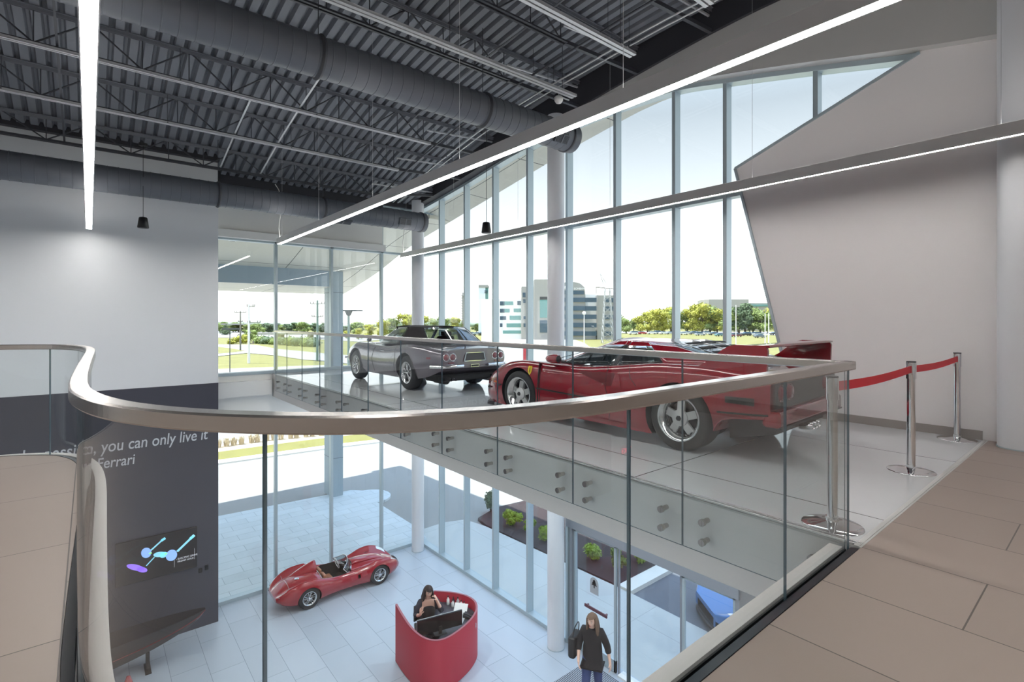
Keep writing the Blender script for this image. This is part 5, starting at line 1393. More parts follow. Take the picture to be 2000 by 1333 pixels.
# tail: panel, lamps, plate frame, bumpers, exhausts
for s in (1, -1):
    for yy in (.62, .48):
        mb = MB(); mb.lathe([(.001, .034), (.045, .03), (.058, .018), (.062, 0)], (-1.075, s * yy, .665), (-1, 0, 0), 24); l = mb.build('tail_lamp', M['lamp_red'], car, label='round red tail lamp')
        mb = MB(); mb.lathe([(.060, .0), (.062, .02), (.070, .018), (.072, 0)], (-1.075, s * yy, .665), (-1, 0, 0), 24); mb.build('lamp_ring', M['chrome'], l)
    # wrap-round bumper half
    P = cr([(-1.135, s * .28, .50), (-1.15, s * .45, .50), (-1.13, s * .62, .50), (-1.06, s * .76, .50), (-.92, s * .855, .50)], 5)
    rings = []
    for i, p in enumerate(P):
        a = P[max(i - 1, 0)]; b = P[min(i + 1, len(P) - 1)]; d = (b - a).normalized(); n = V((d.y, -d.x, 0)) * (-s)
        rings.append([p + n * u + V((0, 0, v)) for u, v in ((-.012, -.030), (.012, -.026), (.022, 0), (.012, .026), (-.012, .030))])
    mb = MB(); mb.rings(rings); mb.build('bumper', M['chrome'], car)
    mb = MB(); mb.box(-1.105, -1.09, s * .52 - .06, s * .52 + .06, .555, .575); mb.build('marker_lamp', M['lamp_red'], car)
    mb = MB()
    for yy in (.46, .56): mb.lathe([(.022, 0), (.030, 0), (.030, .16), (.022, .16)], (-1.0, s * yy, .27), (-1, 0, 0), 14, closed=True)
    mb.build('exhaust_pipes', M['carbon'], car)
    mb = MB(); mb.cyl((-.9, s * .5, .24), (-.55, s * .5, .24), .085, n=16); mb.build('silencer', M['carbon'], car)
    mb = MB(); side_patch(mb, B, [(-.86, .665), (-.74, .665), (-.74, .63), (-.86, .63)], .006, s=s, dx=.03); mb.build('side_reflector', M['lamp_red'], car)
mb = MB()

fr = [(-.24, .585), (.24, .585), (.20, .735), (-.20, .735)]
for p, q in zip(fr, fr[1:] + fr[:1]): mb.bar((-1.10, p[0], p[1]), (-1.10, q[0], q[1]), .012, .014)
mb.build('plate_frame', M['chrome'], car)
mb = MB(); mb.add([(-1.093, y, z) for y, z in fr], [(0, 1, 2, 3)]); mb.build('plate_recess', M['carbon'], car, solid=.006, off=1)
mb = MB(); mb.box(-1.105, -1.09, -.09, .09, .47, .52); mb.build('badge', M['chrome'], car)
mb = MB(); mb.box(-1.11, -1.104, -.08, .08, .477, .513); mb.build('badge_plate', M['carbon'], car)
mb = MB(); mb.box(-1.0, -.55, -.75, .75, .22, .34); mb.build('underside', M['well'], car, bevel=.03)
mb = MB(); mb.cyl((-.78, .0, .905), (-.78, .0, .84), .012, n=8); mb.sphere((-.78, 0, .91), .014, 8, 6); mb.build('boot_catch', M['black'], car)
mb = MB(); P = [V((-.66, y, B.top(-.66, y) + .002)) for y in frange(-.6, .6, 12)] ; mb.tube(P, .0035, 5); P = [V((-1.05, y, B.top(-1.05, y) + .002)) for y in frange(-.6, .6, 12)]; mb.tube(P, .0035, 5)
for s in (1, -1): mb.tube([V((x, s * .6, B.top(x, .6) + .002)) for x in frange(-1.05, -.66, 6)], .0035, 5)
mb.build('boot_seam', M['carbon'], car)
# front bumper tip
for s in (1, -1):
    mb = MB(); P = cr([(3.36, s * .30, .46), (3.30, s * .58, .46), (3.15, s * .76, .46), (3.02, s * .83, .46)], 4); mb.tube(P, .028, 8); mb.build('bumper', M['chrome'], car)
# ------------------------------------------------------------------ small open racing roadster (three-quarter size)
SC_ = .785
car = thing('vintage_roadster', 'small open red vintage racing car parked on the ground floor by the left glass front', 'car', (4.0, 12.84, ZL), rz=0)
ym = [(-.88, .42), (-.8, .56), (-.6, .68), (-.3, .745), (0, .765), (.35, .74), (.7, .68), (1.1, .66), (1.5, .67), (1.9, .73), (2.25, .755), (2.6, .72), (2.85, .62), (3.0, .50), (3.1, .36)]
zs = [(-.88, .46), (-.75, .58), (-.5, .73), (-.15, .815), (.15, .82), (.45, .74), (.7, .665), (1.0, .63), (1.4, .63), (1.75, .69), (2.1, .775), (2.35, .79), (2.6, .745), (2.85, .62), (3.0, .49), (3.1, .38)]
zv = [(-.88, .46), (-.5, .64), (0, .68), (.4, .66), (.9, .62), (1.4, .62), (1.9, .62), (2.4, .59), (2.8, .50), (3.1, .37)]
zc = [(-.88, .47), (-.6, .68), (-.2, .76), (.3, .76), (.5, .70), (.9, .64), (1.35, .70), (1.7, .725), (2.2, .70), (2.7, .60), (2.95, .48), (3.1, .38)]
zb = [(-.88, .36), (-.7, .27), (-.3, .20), (0, .17), (2.2, .17), (2.8, .20), (3.0, .25), (3.1, .30)]
C_ = [
    ([(-2, 0), (4, 0)], zb),
    ([(x, y * .75) for x, y in ym], zb),
    ([(x, y * .90) for x, y in ym], [(x, z + .03) for x, z in zb]),
    ([(x, y * .985) for x, y in ym], [(x, lerp(interp(zb, x), interp(zs, x), .32)) for x, _ in zs]),
    (ym, [(x, lerp(interp(zb, x), interp(zs, x), .58)) for x, _ in zs]),
    ([(x, y * .935) for x, y in ym], [(x, lerp(interp(zb, x), z, .88)) for x, z in zs]),
    ([(x, y * .83) for x, y in ym], zs),
    ([(x, y * .69) for x, y in ym], [(x, lerp(z, interp(zv, x), .45)) for x, z in zs]),
    ([(x, y * .52) for x, y in ym], zv),
    ([(x, y * .28) for x, y in ym], [(x, lerp(interp(zv, x), z, .75)) for x, z in zc]),
    ([(-2, 0), (4, 0)], zc)]
B = Body(C_, -.88, 3.1, 90, 4)
me = B.mesh([M['tr_red'], M['well']])
ct = MB()
for x, ra in ((0, .345), (2.25, .345)):
    for s in (-1, 1): ct.cyl((x, s * .46, .31), (x, s * 1.3, .31), ra, n=44, mi=1)
# cockpit opening
el = []
cock = [(.50, -.42), (.46, 0), (.50, .42), (.75, .52), (1.1, .53), (1.32, .46), (1.42, .25), (1.44, 0), (1.42, -.25), (1.32, -.46), (1.1, -.53), (.75, -.52)]
ct.prism([V((x, y, .27)) for x, y in cock], (0, 0, 1), 1)
# side vent
for s in (1, -1): ct.box(1.52, 1.60, s * .66 - .05, s * .66 + .05, .42, .53, 1)
me = carve(me, ct); sharp(me, 30); obj('body', me, car).scale = (SC_,) * 3
parts0 = set(COL.objects)
for s in (1, -1):
    wheel(car, 0, s * .70, .318, .17, .20, 'wire', s); wheel(car, 2.25, s * .70, .318, .16, .20, 'wire', s)
# headrest fin
rows = []
for i in range(15):
    x = lerp(.44, -.80, i / 14); f = i / 14; w = .20 * (1 - f) ** .8 + .012; zt = lerp(1.02, .50, f ** 1.3); z0 = min(B.top(x, .22) - .05, zt - .02)
    rows.append([V((x, .22 + w * cos(t), z0 + (zt - z0) * max(0, sin(t)) ** .8)) for t in frange(0, pi, 10)])
mb = MB(); mb.rings(rows, 0, True, True); mb.build('headrest_fairing', M['tr_red'], car, weld=1e-5)
# hood bulge
rows = []
for i in range(13):
    f = i / 12; x = lerp(1.50, 2.62, f); w = .20 + .02 * sin(pi * f); hgt = .085 * sin(pi * min(1, f * .62 + .38)) ** .7 if f < .98 else .01
    z0 = B.top(x, .1) - .02
    rows.append([V((x, w * cos(t), z0 + (.02 + hgt) * max(0, sin(t)) ** .7)) for t in frange(0, pi, 10)])
mb = MB(); mb.rings(rows, 0, True, True); mb.build('bonnet_bulge', M['tr_red'], car, weld=1e-5)
# windscreen
rows = []
for i in range(21):
    y = lerp(-.50, .50, i / 20); f = abs(y) / .50
    xb = 1.50 - .26 * f ** 2.6; zb_ = B.top(min(xb, 1.5), min(abs(y), .5)) - .005; h = .27 * (1 - .45 * f ** 4)
    rows.append([V((xb - .13 * k, y * (1 - .06 * k), zb_ + h * k)) for k in (0, .5, 1)])
mb = MB(); mb.grid(rows); ws = mb.build('windscreen', M['car_glass'], car, solid=.005, off=0)
mb = MB(); mb.tube([r[2] for r in rows], .009, 6); mb.tube([r[0] for r in rows], .010, 6); mb.tube(rows[0], .009, 6); mb.tube(rows[-1], .009, 6); mb.build('screen_frame', M['chrome'], car)
mb = MB(); mb.tube([V((1.16 - .05 * sin(t), .22 + .17 * cos(t), .70 + .16 * sin(t))) for t in frange(0, 2 * pi, 26)[:-1]], .012, 6, closed=True)
for a in (.4, 2.7, 4.7): mb.cyl((1.17, .22, .70), (1.16 - .05 * sin(a), .22 + .16 * cos(a), .70 + .15 * sin(a)), .008, n=6)
mb.cyl((1.17, .22, .70), (1.4, .22, .62), .015, n=8); mb.build('steering_wheel', M['alloy'], car)
for s in (1, -1):
    mb = MB(); mb.box(.52, .62, s * .22 - .16, s * .22 + .16, .32, .72); mb.box(.55, .98, s * .22 - .17, s * .22 + .17, .30, .38); mb.build('seat', M['tan'], car, bevel=.04, seg=3, label='tan leather bucket seat')
mb = MB(); mb.box(1.36, 1.39, -.42, .42, .5, .66)
mb.build('dashboard', M['int_black'], car)
mb = MB()
for yy in (.08, .2, .32, -.05): mb.lathe([(.001, 0), (.035, 0), (.04, .012), (.045, 0)], (1.36, yy, .60), (-1, 0, 0), 16)
mb.build('dials', M['chrome'], car)
for s in (1, -1):
    rows = []
    for i in range(7):
        x = lerp(2.66, 2.92, i / 6); rows.append([V((x, s * lerp(interp(ym, x) - .21, interp(ym, x) - .07, j / 5), 0)) for j in range(6)])
    for r in rows:
        for p in r: p.z = B.top(p.x, p.y) + .006
    mb = MB(); mb.grid(rows); mb.build('headlamp', M['lamp_clear'], car, label='faired clear headlamp cover')
    mb = MB(); mb.tube([V((x, s * (interp(ym, x) - .13), interp(zs, x) + .004)) for x in frange(-.62, .25, 16)], .008, 6); mb.tube([V((x, s * (interp(ym, x) - .13), interp(zs, x) + .004)) for x in frange(1.55, 2.7, 18)], .006, 6); mb.build('fender_bead', M['tr_red'], car)
    mb = MB(); side_patch(mb, B, [(1.62, .56), (1.80, .60), (1.82, .48), (1.64, .44)], .004, s=s); side_patch(mb, B, [(1.28, .52), (1.48, .54), (1.48, .42), (1.30, .40)], .004, s=s); mb.build('side_louvre', mat('louvre_dull_red', srgb(150, 40, 52), .5) if s == 1 else bpy.data.materials['louvre_dull_red'], car)
mb = MB(); mb.tube([V((-.50, y, B.top(-.50, y) + .004)) for y in frange(-.5, .5, 16)], .004, 5); mb.tube([V((.46, y, B.top(.44, y) + .006)) for y in frange(-.52, .1, 12)], .010, 6); mb.build('trim_bead', M['chrome'], car)
mb = MB(); mb.lathe([(.04, 0), (.06, .01), (.07, .0)], (-.2, -.1, B.top(-.2, -.1) + .0), (0, 0, 1), 20); mb.lathe([(.001, .02), (.05, .015)], (-.2, -.1, B.top(-.2, -.1)), (0, 0, 1), 20); mb.build('fuel_cap', M['chrome'], car)
mb = MB(); mb.lathe([(.001, -.02), (.15, -.02), (.17, .02), (.16, .03), (.14, .0)], (3.085, 0, .345), (1, 0, 0), 24)
mb.v = [(x, y * 1.5, (z - .345) * .5 + .345) for x, y, z in mb.v]; mb.build('grille_mouth', M['carbon'], car)
for s in (1, -1): mb = MB(); mb.lathe([(.001, .03), (.03, .02), (.035, 0)], (-.80, s * .50, .50), (-1, 0, 0), 14); mb.build('tail_lamp', M['lamp_red'], car)
for o in COL.objects:
    if o.parent == car and o not in parts0: o.scale = (SC_,) * 3
# ------------------------------------------------------------------ blue car outside the entrance
car = thing('parked_sports_car', 'metallic blue sports car parked outside beyond the entrance doors, nose to the building', 'car', (13.62, 3.98, -5.53), rz=atan2(.6, -.8))
ym = [(-.9, .85), (-.5, .96), (0, .985), (.8, .95), (1.8, .95), (2.6, .96), (3.0, .94), (3.3, .88), (3.48, .76), (3.6, .55)]
zs = [(-.9, .90), (0, .95), (.8, .86), (1.7, .80), (2.3, .80), (2.7, .79), (3.1, .70), (3.35, .60), (3.5, .54), (3.6, .48)]
zc = [(-.9, .92), (.8, .95), (1.7, .86), (2.3, .77), (2.9, .66), (3.3, .57), (3.6, .48)]
zb = [(-.9, .30), (0, .14), (2.6, .13), (3.4, .14), (3.6, .20)]
C_ = [([(-2, 0), (4, 0)], zb), ([(x, y * .85) for x, y in ym], zb), ([(x, y * .96) for x, y in ym], [(x, z + .04) for x, z in zb]), ([(x, y) for x, y in ym], [(x, lerp(interp(zb, x), interp(zs, x), .35)) for x, _ in zs]),
      ([(x, y - .01) for x, y in ym], [(x, lerp(interp(zb, x), z, .7)) for x, z in zs]), ([(x, y * .94) for x, y in ym], [(x, z - .03) for x, z in zs]), ([(x, y * .85) for x, y in ym], zs), ([(x, y * .68) for x, y in ym], [(x, lerp(z, interp(zc, x), .8)) for x, z in zs]), ([(x, y * .3) for x, y in ym], zc), ([(-2, 0), (4, 0)], zc)]
B = Body(C_, -.9, 3.6, 70, 4)
me = B.mesh([M['blue_paint'], M['well']]); ct = MB()
for x in (0, 2.6):
    for s in (-1, 1): ct.cyl((x, s * .74, .34), (x, s * 1.3, .34), .378, n=44, mi=1)
ct.box(3.2, 3.8, -.42, .42, .2, .38, 1)
for s in (-1, 1): ct.box(3.22, 3.7, s * .66 - .14, s * .66 + .14, .2, .36, 1)
me = carve(me, ct); sharp(me, 30); obj('body', me, car)
for s in (1, -1):
    wheel(car, 0, s * .95, .35, .28, .27, 'star', s); wheel(car, 2.6, s * .94, .345, .25, .27, 'star', s)
    rows = []
    for i in range(9):
        x = lerp(2.95, 3.38, i / 8); rows.append([V((x, s * lerp(interp(ym, x) - .24, interp(ym, x) - .06, j / 5), 0)) for j in range(6)])
    for r in rows:
        for p in r: p.z = B.top(p.x, p.y) + .006
    mb = MB(); mb.grid(rows); mb.build('headlamp', M['lamp_clear'], car, label='swept-back clear headlamp')
    mb = MB(); mb.sphere((1.75, s * .98, .93), .09, 12, 8, sc=(1.2, 1, .7)); mb.bar((1.75, s * .80, .84), (1.75, s * .97, .91), .05, .02); mb.build('wing_mirror', M['blue_paint'], car)
gb = [(2.15, 0, .80), (2.05, .45, .80), (1.8, .74, .80), (1.7, .80, .80), (.8, .84, .86), (.2, .80, .92), (-.3, .6, .93), (-.45, 0, .93)]
gt = [(1.35, 0, 1.18), (1.32, .30, 1.17), (1.2, .52, 1.15), (1.14, .56, 1.14), (.7, .60, 1.17), (.3, .56, 1.15), (.1, .4, 1.14), (.05, 0, 1.15)]
greenhouse(car, gb, gt, [(0, 2, 'windscreen', M['car_glass_dark']), (2, 3, 'pillar', M['black']), (3, 5, 'side_window', M['car_glass_dark']), (5, 6, 'sail_panel', M['blue_paint']), (6, 7, 'rear_window', M['car_glass_dark'])], M['black'])
mb = MB(); rows = [[(3.60 - .45 * abs(y / .93) ** 3, y, .12), (3.68 - .45 * abs(y / .93) ** 3, y, .11), (3.62 - .45 * abs(y / .93) ** 3, y, .17)] for y in frange(-.85, .85, 20)]; mb.rings(rows); mb.build('front_splitter', M['carbon'], car)
# ------------------------------------------------------------------ belt barrier posts
M['belt'] = mat('red_belt', srgb(196, 16, 40), .6)
PX = [3.74, 5.62, 7.50]; PY = 1.245
plab = ['chrome belt barrier post standing behind the corner of the glass balustrade', 'chrome belt barrier post in the middle, holding red belts on both sides', 'chrome belt barrier post nearest the round white column']
for k, x in enumerate(PX):
    t = thing('barrier_post', plab[k], 'barrier post', (x, PY, 0), group=None)
    mb = MB(); mb.lathe([(.001, .034), (.03, .034), (.05, .028), (.12, .016), (.172, .008), (.178, .004), (.178, 0), (.001, 0)], n=48); mb.build('base_plate', M['chrome'], t)
    mb = MB(); mb.cyl((0, 0, .03), (0, 0, .84), .0315, n=28); mb.cyl((0, 0, .03), (0, 0, .06), .037, n=28); mb.build('post_tube', M['chrome'], t)
    mb = MB(); mb.cyl((0, 0, .82), (0, 0, .965), .038, n=28); mb.box(-.042, .042, -.014, .014, .86, .955); mb.build('belt_cassette', M['chrome'], t)
    mb = MB(); mb.cyl((0, 0, .962), (0, 0, .975), .036, n=28); mb.build('cap', M['black'], t)
for k in range(2):
    mb = MB(); r = []
    for x in frange(PX[k] + .04, PX[k + 1] - .04, 16):
        f = (x - PX[k]) / (PX[k + 1] - PX[k]); sg = -.02 * sin(pi * f)
        r.append([(x, PY - .0012, .872 + sg), (x, PY + .0012, .872 + sg), (x, PY + .0012, .935 + sg), (x, PY - .0012, .935 + sg)])
    mb.rings(r, 0, False)
    mb.build('barrier_belt', M['belt'], label=['red retractable belt between the left and middle chrome posts', 'red retractable belt between the middle and right chrome posts'][k], category='barrier belt')

# ------------------------------------------------------------------ reception desk
M['desk_red'] = mat('desk_red_leather', srgb(178, 38, 60), .5, bump=.05, bscale=500)
M['desk_in'] = mat('desk_dark_top', srgb(62, 64, 72), .4)
DP = [(4.70, 9.33, 1.14), (4.66, 8.95, 1.08), (4.65, 8.6, 1.02), (4.70, 8.3, .98), (4.82, 8.1, .96), (5.02, 8.01, .95), (5.35, 8.05, .95), (5.75, 8.2, .95), (6.05, 8.42, .95), (6.2, 8.7, .95), (6.18, 9.0, .95), (6.02, 9.3, .95), (5.75, 9.6, .95)]
dpath = cr([(a, b, h) for a, b, h in DP], 6)
desk = thing('reception_desk', 'rounded deep red reception desk on the ground floor, open at the back', 'reception desk', (5.4, 8.7, ZL))
flat = [V((p.x, p.y, 0)) for p in dpath]
fo, fi = offset(flat, 0), offset(flat, -.035)
def L2(p, z): return V((p.x, p.y, z))
mb = MB(); mb.rings([[L2(a, ZL + .01), L2(a, ZL + p.z - .012), L2(a.lerp(b, .15), ZL + p.z), L2(a.lerp(b, .85), ZL + p.z), L2(b, ZL + p.z - .012), L2(b, ZL + .01)] for a, b, p in zip(fo, fi, dpath)], 0, True)
me = mb.mesh('shell', M['desk_red']); sharp(me, 40); loc_to(obj('shell', me), desk)
mb = MB(); mb.rings([[L2(a.lerp(b, -.04), ZL + p.z), L2(a.lerp(b, -.04), ZL + p.z + .006), L2(a.lerp(b, 1.04), ZL + p.z + .006), L2(a.lerp(b, 1.04), ZL + p.z)] for a, b, p in zip(fo, fi, dpath)], 0, False)
loc_to(mb.build('rim_edge', mat('desk_edge_piping', srgb(150, 84, 96), .5)), desk)
i0 = 18; wi, wo = offset(flat, -.036)[i0:], offset(flat, -.52)[i0:]
mb = MB(); mb.rings([[L2(a, ZL + .70), L2(a, ZL + .735), L2(b, ZL + .735), L2(b, ZL + .70)] for a, b in zip(wi, wo)], 0, False); loc_to(mb.build('worktop', M['desk_in']), desk)
mb = MB(); q = offset(flat, -.50)[i0 + 18:]; mb.rings([[L2(a, ZL + .02), L2(a, ZL + .70), L2(a + V((-.03, 0, 0)), ZL + .70), L2(a + V((-.03, 0, 0)), ZL + .02)] for a in q], 0, False); loc_to(mb.build('inner_cabinet', M['desk_in']), desk)
# small silver emblem on the front right
e = offset(flat, .006); k = min(range(len(e)), key=lambda i: (e[i] - V((5.93, 8.30, 0))).length); c = L2(e[k], ZL + .72); d = (e[k + 1] - e[k - 1]).normalized()
hp = [(-.1, -.9), (.05, -.15), (-.25, -.35), (-.2, .1), (-.05, .35), (-.2, .8), (.1, .9), (.3, .35), (.2, .0), (.45, -.3), (.2, -.3), (.2, -.9), (.05, -.5)]
mb = MB(); mb.prism([c + d * (a * .07) + V((0, 0, b * .075)) for a, b in hp], V((d.y, -d.x, 0)) * .006); loc_to(mb.build('horse_emblem', M['chrome'], label='small silver rearing horse emblem'), desk)
def on_desk(name, lab, cat, x, y, h=.735, rz=0, **k): return thing(name, lab, cat, (x, y, ZL + h), rz, **k)
# wide monitor seen from the back
t = on_desk('monitor', 'wide black monitor seen from behind over the desk edge', 'monitor', 5.24, 8.53, rz=atan2(-.22, .88))
mb = MB(); mb.box(-.45, .45, -.02, .02, .055, .345); mb.build('screen_back', mat('glossy_black', (.010, .010, .012, 1), .12), t, bevel=.006)
mb = MB(); mb.box(-.452, .452, .012, .022, .335, .349); mb.box(-.454, -.446, .012, .022, .05, .349); mb.box(.446, .454, .012, .022, .05, .349); mb.build('bezel', M['alloy'], t)
mb = MB(); mb.box(-.03, .03, -.04, .02, .0, .15); mb.box(-.12, .12, -.09, .09, 0, .012); mb.build('stand', M['black'], t, bevel=.004)
# papers, laptop-like tray, printer, bottles
t = on_desk('open_binder', 'open white binder lying on the desk at its right end', 'binder', 5.80, 8.74, rz=-.9)
mb = MB(); mb.box(-.15, .15, -.20, .20, .0, .015); mb.build('cover', M['alloy'], t, bevel=.004)
mb = MB(); mb.obox((0, .17, .09), (.14, 0, 0), (0, .07, .07), (0, .005, -.005)); mb.build('raised_leaf', M['paint_wh'], t)
for k, (x, y, r) in enumerate(((5.58, 8.90, .5), (5.66, 8.72, -.3), (5.52, 8.78, .9))):
    t = on_desk('paper_sheet', ['white paper sheet nearest the seated woman', 'white paper sheet under the open binder', 'white paper sheet sticking out over the monitor'][k], 'paper', x, y, .736 + .001 * k, rz=r); mb = MB(); mb.box(-.105, .105, -.148, .148, 0, .0012)
    s_ = mb.build('page', M['paint_wh'], t)
t = on_desk('desk_phone', 'black desk telephone beside the binder', 'telephone', 5.98, 8.62, rz=.6)
mb = MB(); mb.prism([V((-.09, -.10, 0)), V((-.09, .10, 0)), V((-.09, .10, .07)), V((-.09, -.10, .02))], (.18, 0, 0)); mb.build('phone_base', M['black'], t, bevel=.004); mb = MB(); mb.tube([(-.06, -.09, .05), (-.06, -.05, .06), (-.06, .06, .09), (-.06, .09, .085)], [.022, .014, .014, .022], 8); mb.build('receiver', M['black'], t)
t = on_desk('stapler', 'black stapler near the desk rim', 'stapler', 6.02, 8.86, rz=1.2); mb = MB(); mb.box(-.07, .07, -.015, .015, 0, .01); mb.obox((0, 0, .035), (.068, 0, .012), (0, .014, 0), (0, 0, .01)); mb.build('stapler_arm', M['black'], t, bevel=.003)
bt = [(5.90, 9.28, .16, 'paint_wh', 'white hand-gel bottle, leftmost on the back of the desk'), (5.98, 9.20, .14, 'carbon', 'dark small bottle behind the white one on the desk'), (5.93, 9.14, .13, 'paint_wh', 'white squat bottle next to the papers'), (6.03, 9.10, .16, 'alloy', 'silvery flask in the desk bottle row'), (6.06, 9.02, .12, 'paint_wh', 'white cup-like bottle near the right rim'), (6.08, 8.94, .12, 'alloy', 'grey bottle nearest the right rim')]
for (x, y, h, m, lab) in bt:
    t = on_desk('bottle', lab, 'bottle', x, y, group=None); mb = MB(); mb.lathe([(.001, 0), (.03, 0), (.032, .01), (.032, h * .7), (.014, h * .82), (.012, h)], n=16); mb.build('flask', M[m], t); mb = MB(); mb.cyl((0, 0, h), (0, 0, h + .025), .013, n=12); mb.build('cap', M['black'], t)
t = thing('office_chair', 'black rounded office chair behind the seated woman', 'chair', (5.36, 9.26, ZL), rz=-.45)
mb = MB(); mb.box(-.24, .24, -.22, .24, .40, .46); mb.build('seat', M['black'], t, bevel=.03, seg=3)
mb = MB(); r = [[V((.25 * cos(a), .20 + .07 * sin(a) - .02 * j, .50 + .09 * j)) for a in frange(0, pi, 10)] for j in range(5)]; mb.grid(r); mb.build('backrest', M['black'], t, solid=.03)
mb = MB(); mb.cyl((0, 0, .08), (0, 0, .40), .025, n=12)
for k in range(5): mb.bar((0, 0, .08), (.28 * cos(k * 1.256), .28 * sin(k * 1.256), .05), .04, .03); mb.sphere((.28 * cos(k * 1.256), .28 * sin(k * 1.256), .028), .028, 8, 6)
mb.build('pedestal', M['black'], t)

# ------------------------------------------------------------------ entrance mat
m = mat('mat_stripes', srgb(150, 160, 172), .7); nt = m.node_tree; N = nt.nodes; L = nt.links
wv = N.new('ShaderNodeTexWave'); wv.wave_type = 'BANDS'; wv.bands_direction = 'X'; wv.inputs['Scale'].default_value = 8.5
tc = N.new('ShaderNodeTexCoord'); L.new(tc.outputs['Object'], wv.inputs['Vector']); rp = N.new('ShaderNodeValToRGB'); rp.color_ramp.interpolation = 'CONSTANT'
rp.color_ramp.elements[0].color = srgb(36, 40, 50); rp.color_ramp.elements[1].position = .5; rp.color_ramp.elements[1].color = srgb(176, 186, 198); L.new(wv.outputs['Fac'], rp.inputs[0]); L.new(rp.outputs[0], N['Principled BSDF'].inputs['Base Color'])
mb = MB(); mb.box(5.3, 7.66, 4.3, 6.9, ZL, ZL + .012); mb.build('entrance_mat', m, label='striped grey metal entrance mat inside the glass doors', category='mat')

# ------------------------------------------------------------------ things on and before the charcoal wall
WY = 13.12
wl = thing('wall_lettering', 'white lettering of a two-line quotation on the charcoal wall', 'lettering', (2.12, WY - .01, -1.3))
M['letter'] = mat('letter_white', srgb(206, 208, 214), .4)
o = text('"You can\'t describe the passion, you can only live it"', .33, (2.12, WY - .004, -1.31), (pi / 2, 0, 0), M['letter'], 'quotation_line', sx=.74, al='RIGHT', shear=.12, off=.002); loc_to(o, wl)
o = text('Enzo Ferrari', .30, (.73, WY - .004, -1.63), (pi / 2, 0, 0), M['letter'], 'signature_line', sx=.74, al='RIGHT', shear=.12, off=.002); loc_to(o, wl)
tv = thing('wall_screen', 'large dark wall screen showing a blue chassis drawing on the charcoal wall', 'screen', (1.12, WY, -3.64))
mb = MB(); mb.box(-.71, .71, -.05, 0, -.44, .44); mb.build('screen_frame', mat('screen_black', (.016, .015, .018, 1), .18), tv, bevel=.006)
def em(n, c, s): return mat(n, (*c, 1), .5, emit=c, estr=s)
blu, vio, cya, grn, wht = em('screen_blue', (.25, .42, .9), .55), em('screen_violet', (.28, .16, .85), .6), em('screen_cyan', (.25, .62, .78), .5), em('screen_green', (.25, .7, .15), .8), em('screen_white', (.6, .6, .65), .6)
def ell(mb, cx, cz, rx, rz_, tilt, y=-.053, inner=0, n=20):
    o_ = []
    for t in frange(0, 2 * pi, n)[:-1]:
        a, b = rx * cos(t), rz_ * sin(t); o_.append(V((cx + a * cos(tilt) - b * sin(tilt), y, cz + a * sin(tilt) + b * cos(tilt))))
    mb.prism(o_, (0, -.002, 0))
for nm, mt, items in (('graphic_wheel', blu, [(-.20, .13, .085, .11, .3), (.24, -.05, .10, .12, .2)]), ('graphic_tyre', vio, [(-.38, -.12, .17, .055, -.55), (-.27, -.20, .10, .05, -.55)]), ('graphic_body', cya, [(.03, .03, .11, .055, -.2), (.10, .0, .07, .06, .1)])):
    for it in items:
        mb = MB(); ell(mb, *it); mb.build(nm, mt, tv)
mb = MB()
for a, b, w_ in (((-.12, .16), (.10, .34), .03), ((.34, .0), (.62, .24), .045), ((-.20, -.14), (-.06, .0), .02), ((.06, .31), (.13, .35), .05), ((.58, .21), (.66, .27), .06)): mb.bar((a[0], -.055, a[1]), (b[0], -.055, b[1]), .003, w_, up=(0, 0, 1))
mb.build('graphic_arrow', cya, tv)
mb = MB()
for a in ((-.13, .10), (.14, .01)): mb.box(a[0] - .025, a[0] + .025, -.056, -.052, a[1] - .012, a[1] + .012)
mb.build('graphic_link', grn, tv)
mb = MB(); mb.box(.29, .293, -.055, -.052, -.32, -.14); mb.box(.66, .663, -.055, -.052, -.26, -.02); mb.build('graphic_rule', wht, tv)
text('- ELECTRIC DRIVE', .05, (.32, -.054, -.18), (pi / 2, 0, 0), wht, 'caption', tv, ext=.0005); text('  FRONT AXLE', .05, (.32, -.054, -.24), (pi / 2, 0, 0), wht, 'caption', tv, ext=.0005)
for k, (x, z) in enumerate(((1.90, -4.20), (2.02, -4.17))):
    t = thing('wall_box', ['small dark switch box beside the wall screen, left of two', 'small dark switch box beside the wall screen, right of two'][k], 'switch box', (x, WY, z)); mb = MB(); mb.box(-.035, .035, -.02, 0, -.05, .05); mb.build('cover_plate', M['black'], t, bevel=.004); mb = MB(); mb.box(-.012, .012, -.024, -.02, -.02, .02); mb.build('rocker', M['carbon'], t)
# hull-shaped display console
t = thing('hull_console', 'black hull-shaped display console with a thin red line in front of the charcoal wall', 'console', (.6, 12.2, ZL))
rows = []
for i in range(25):
    f = i / 24; x = -1.3 + 2.55 * f; k = 1 - f ** 2.2; w_ = .34 * max(k, .02) ** .55; top = .74 + .10 * f; dp = .52 * max(k, .0) ** .6 + .03
    rows.append([V((x, -w_, top)), V((x, -w_ * .96, top - dp * .5)), V((x, -w_ * .6, top - dp * .9)), V((x, 0, top - dp)), V((x, w_ * .6, top - dp * .9)), V((x, w_ * .96, top - dp * .5)), V((x, w_, top)), V((x, 0, top + .005))])
mb = MB(); mb.rings(rows, 0, True); me = mb.mesh('hull', mat('carbon_hull', (.02, .018, .02, 1), .3, coat=.4)); sharp(me, 40); obj('hull', me, t)
mb = MB(); mb.tube([r[1] + V((0, -.004, .0)) for r in rows], .005, 5); mb.build('red_line', M['tr_red'], t)
mb = MB()
for x in (-.9, .28): mb.box(x - .03, x + .03, -.05, .05, 0, .34); mb.box(x - .05, x + .05, -.2, .2, 0, .02)
mb.build('support_leg', M['black'], t)
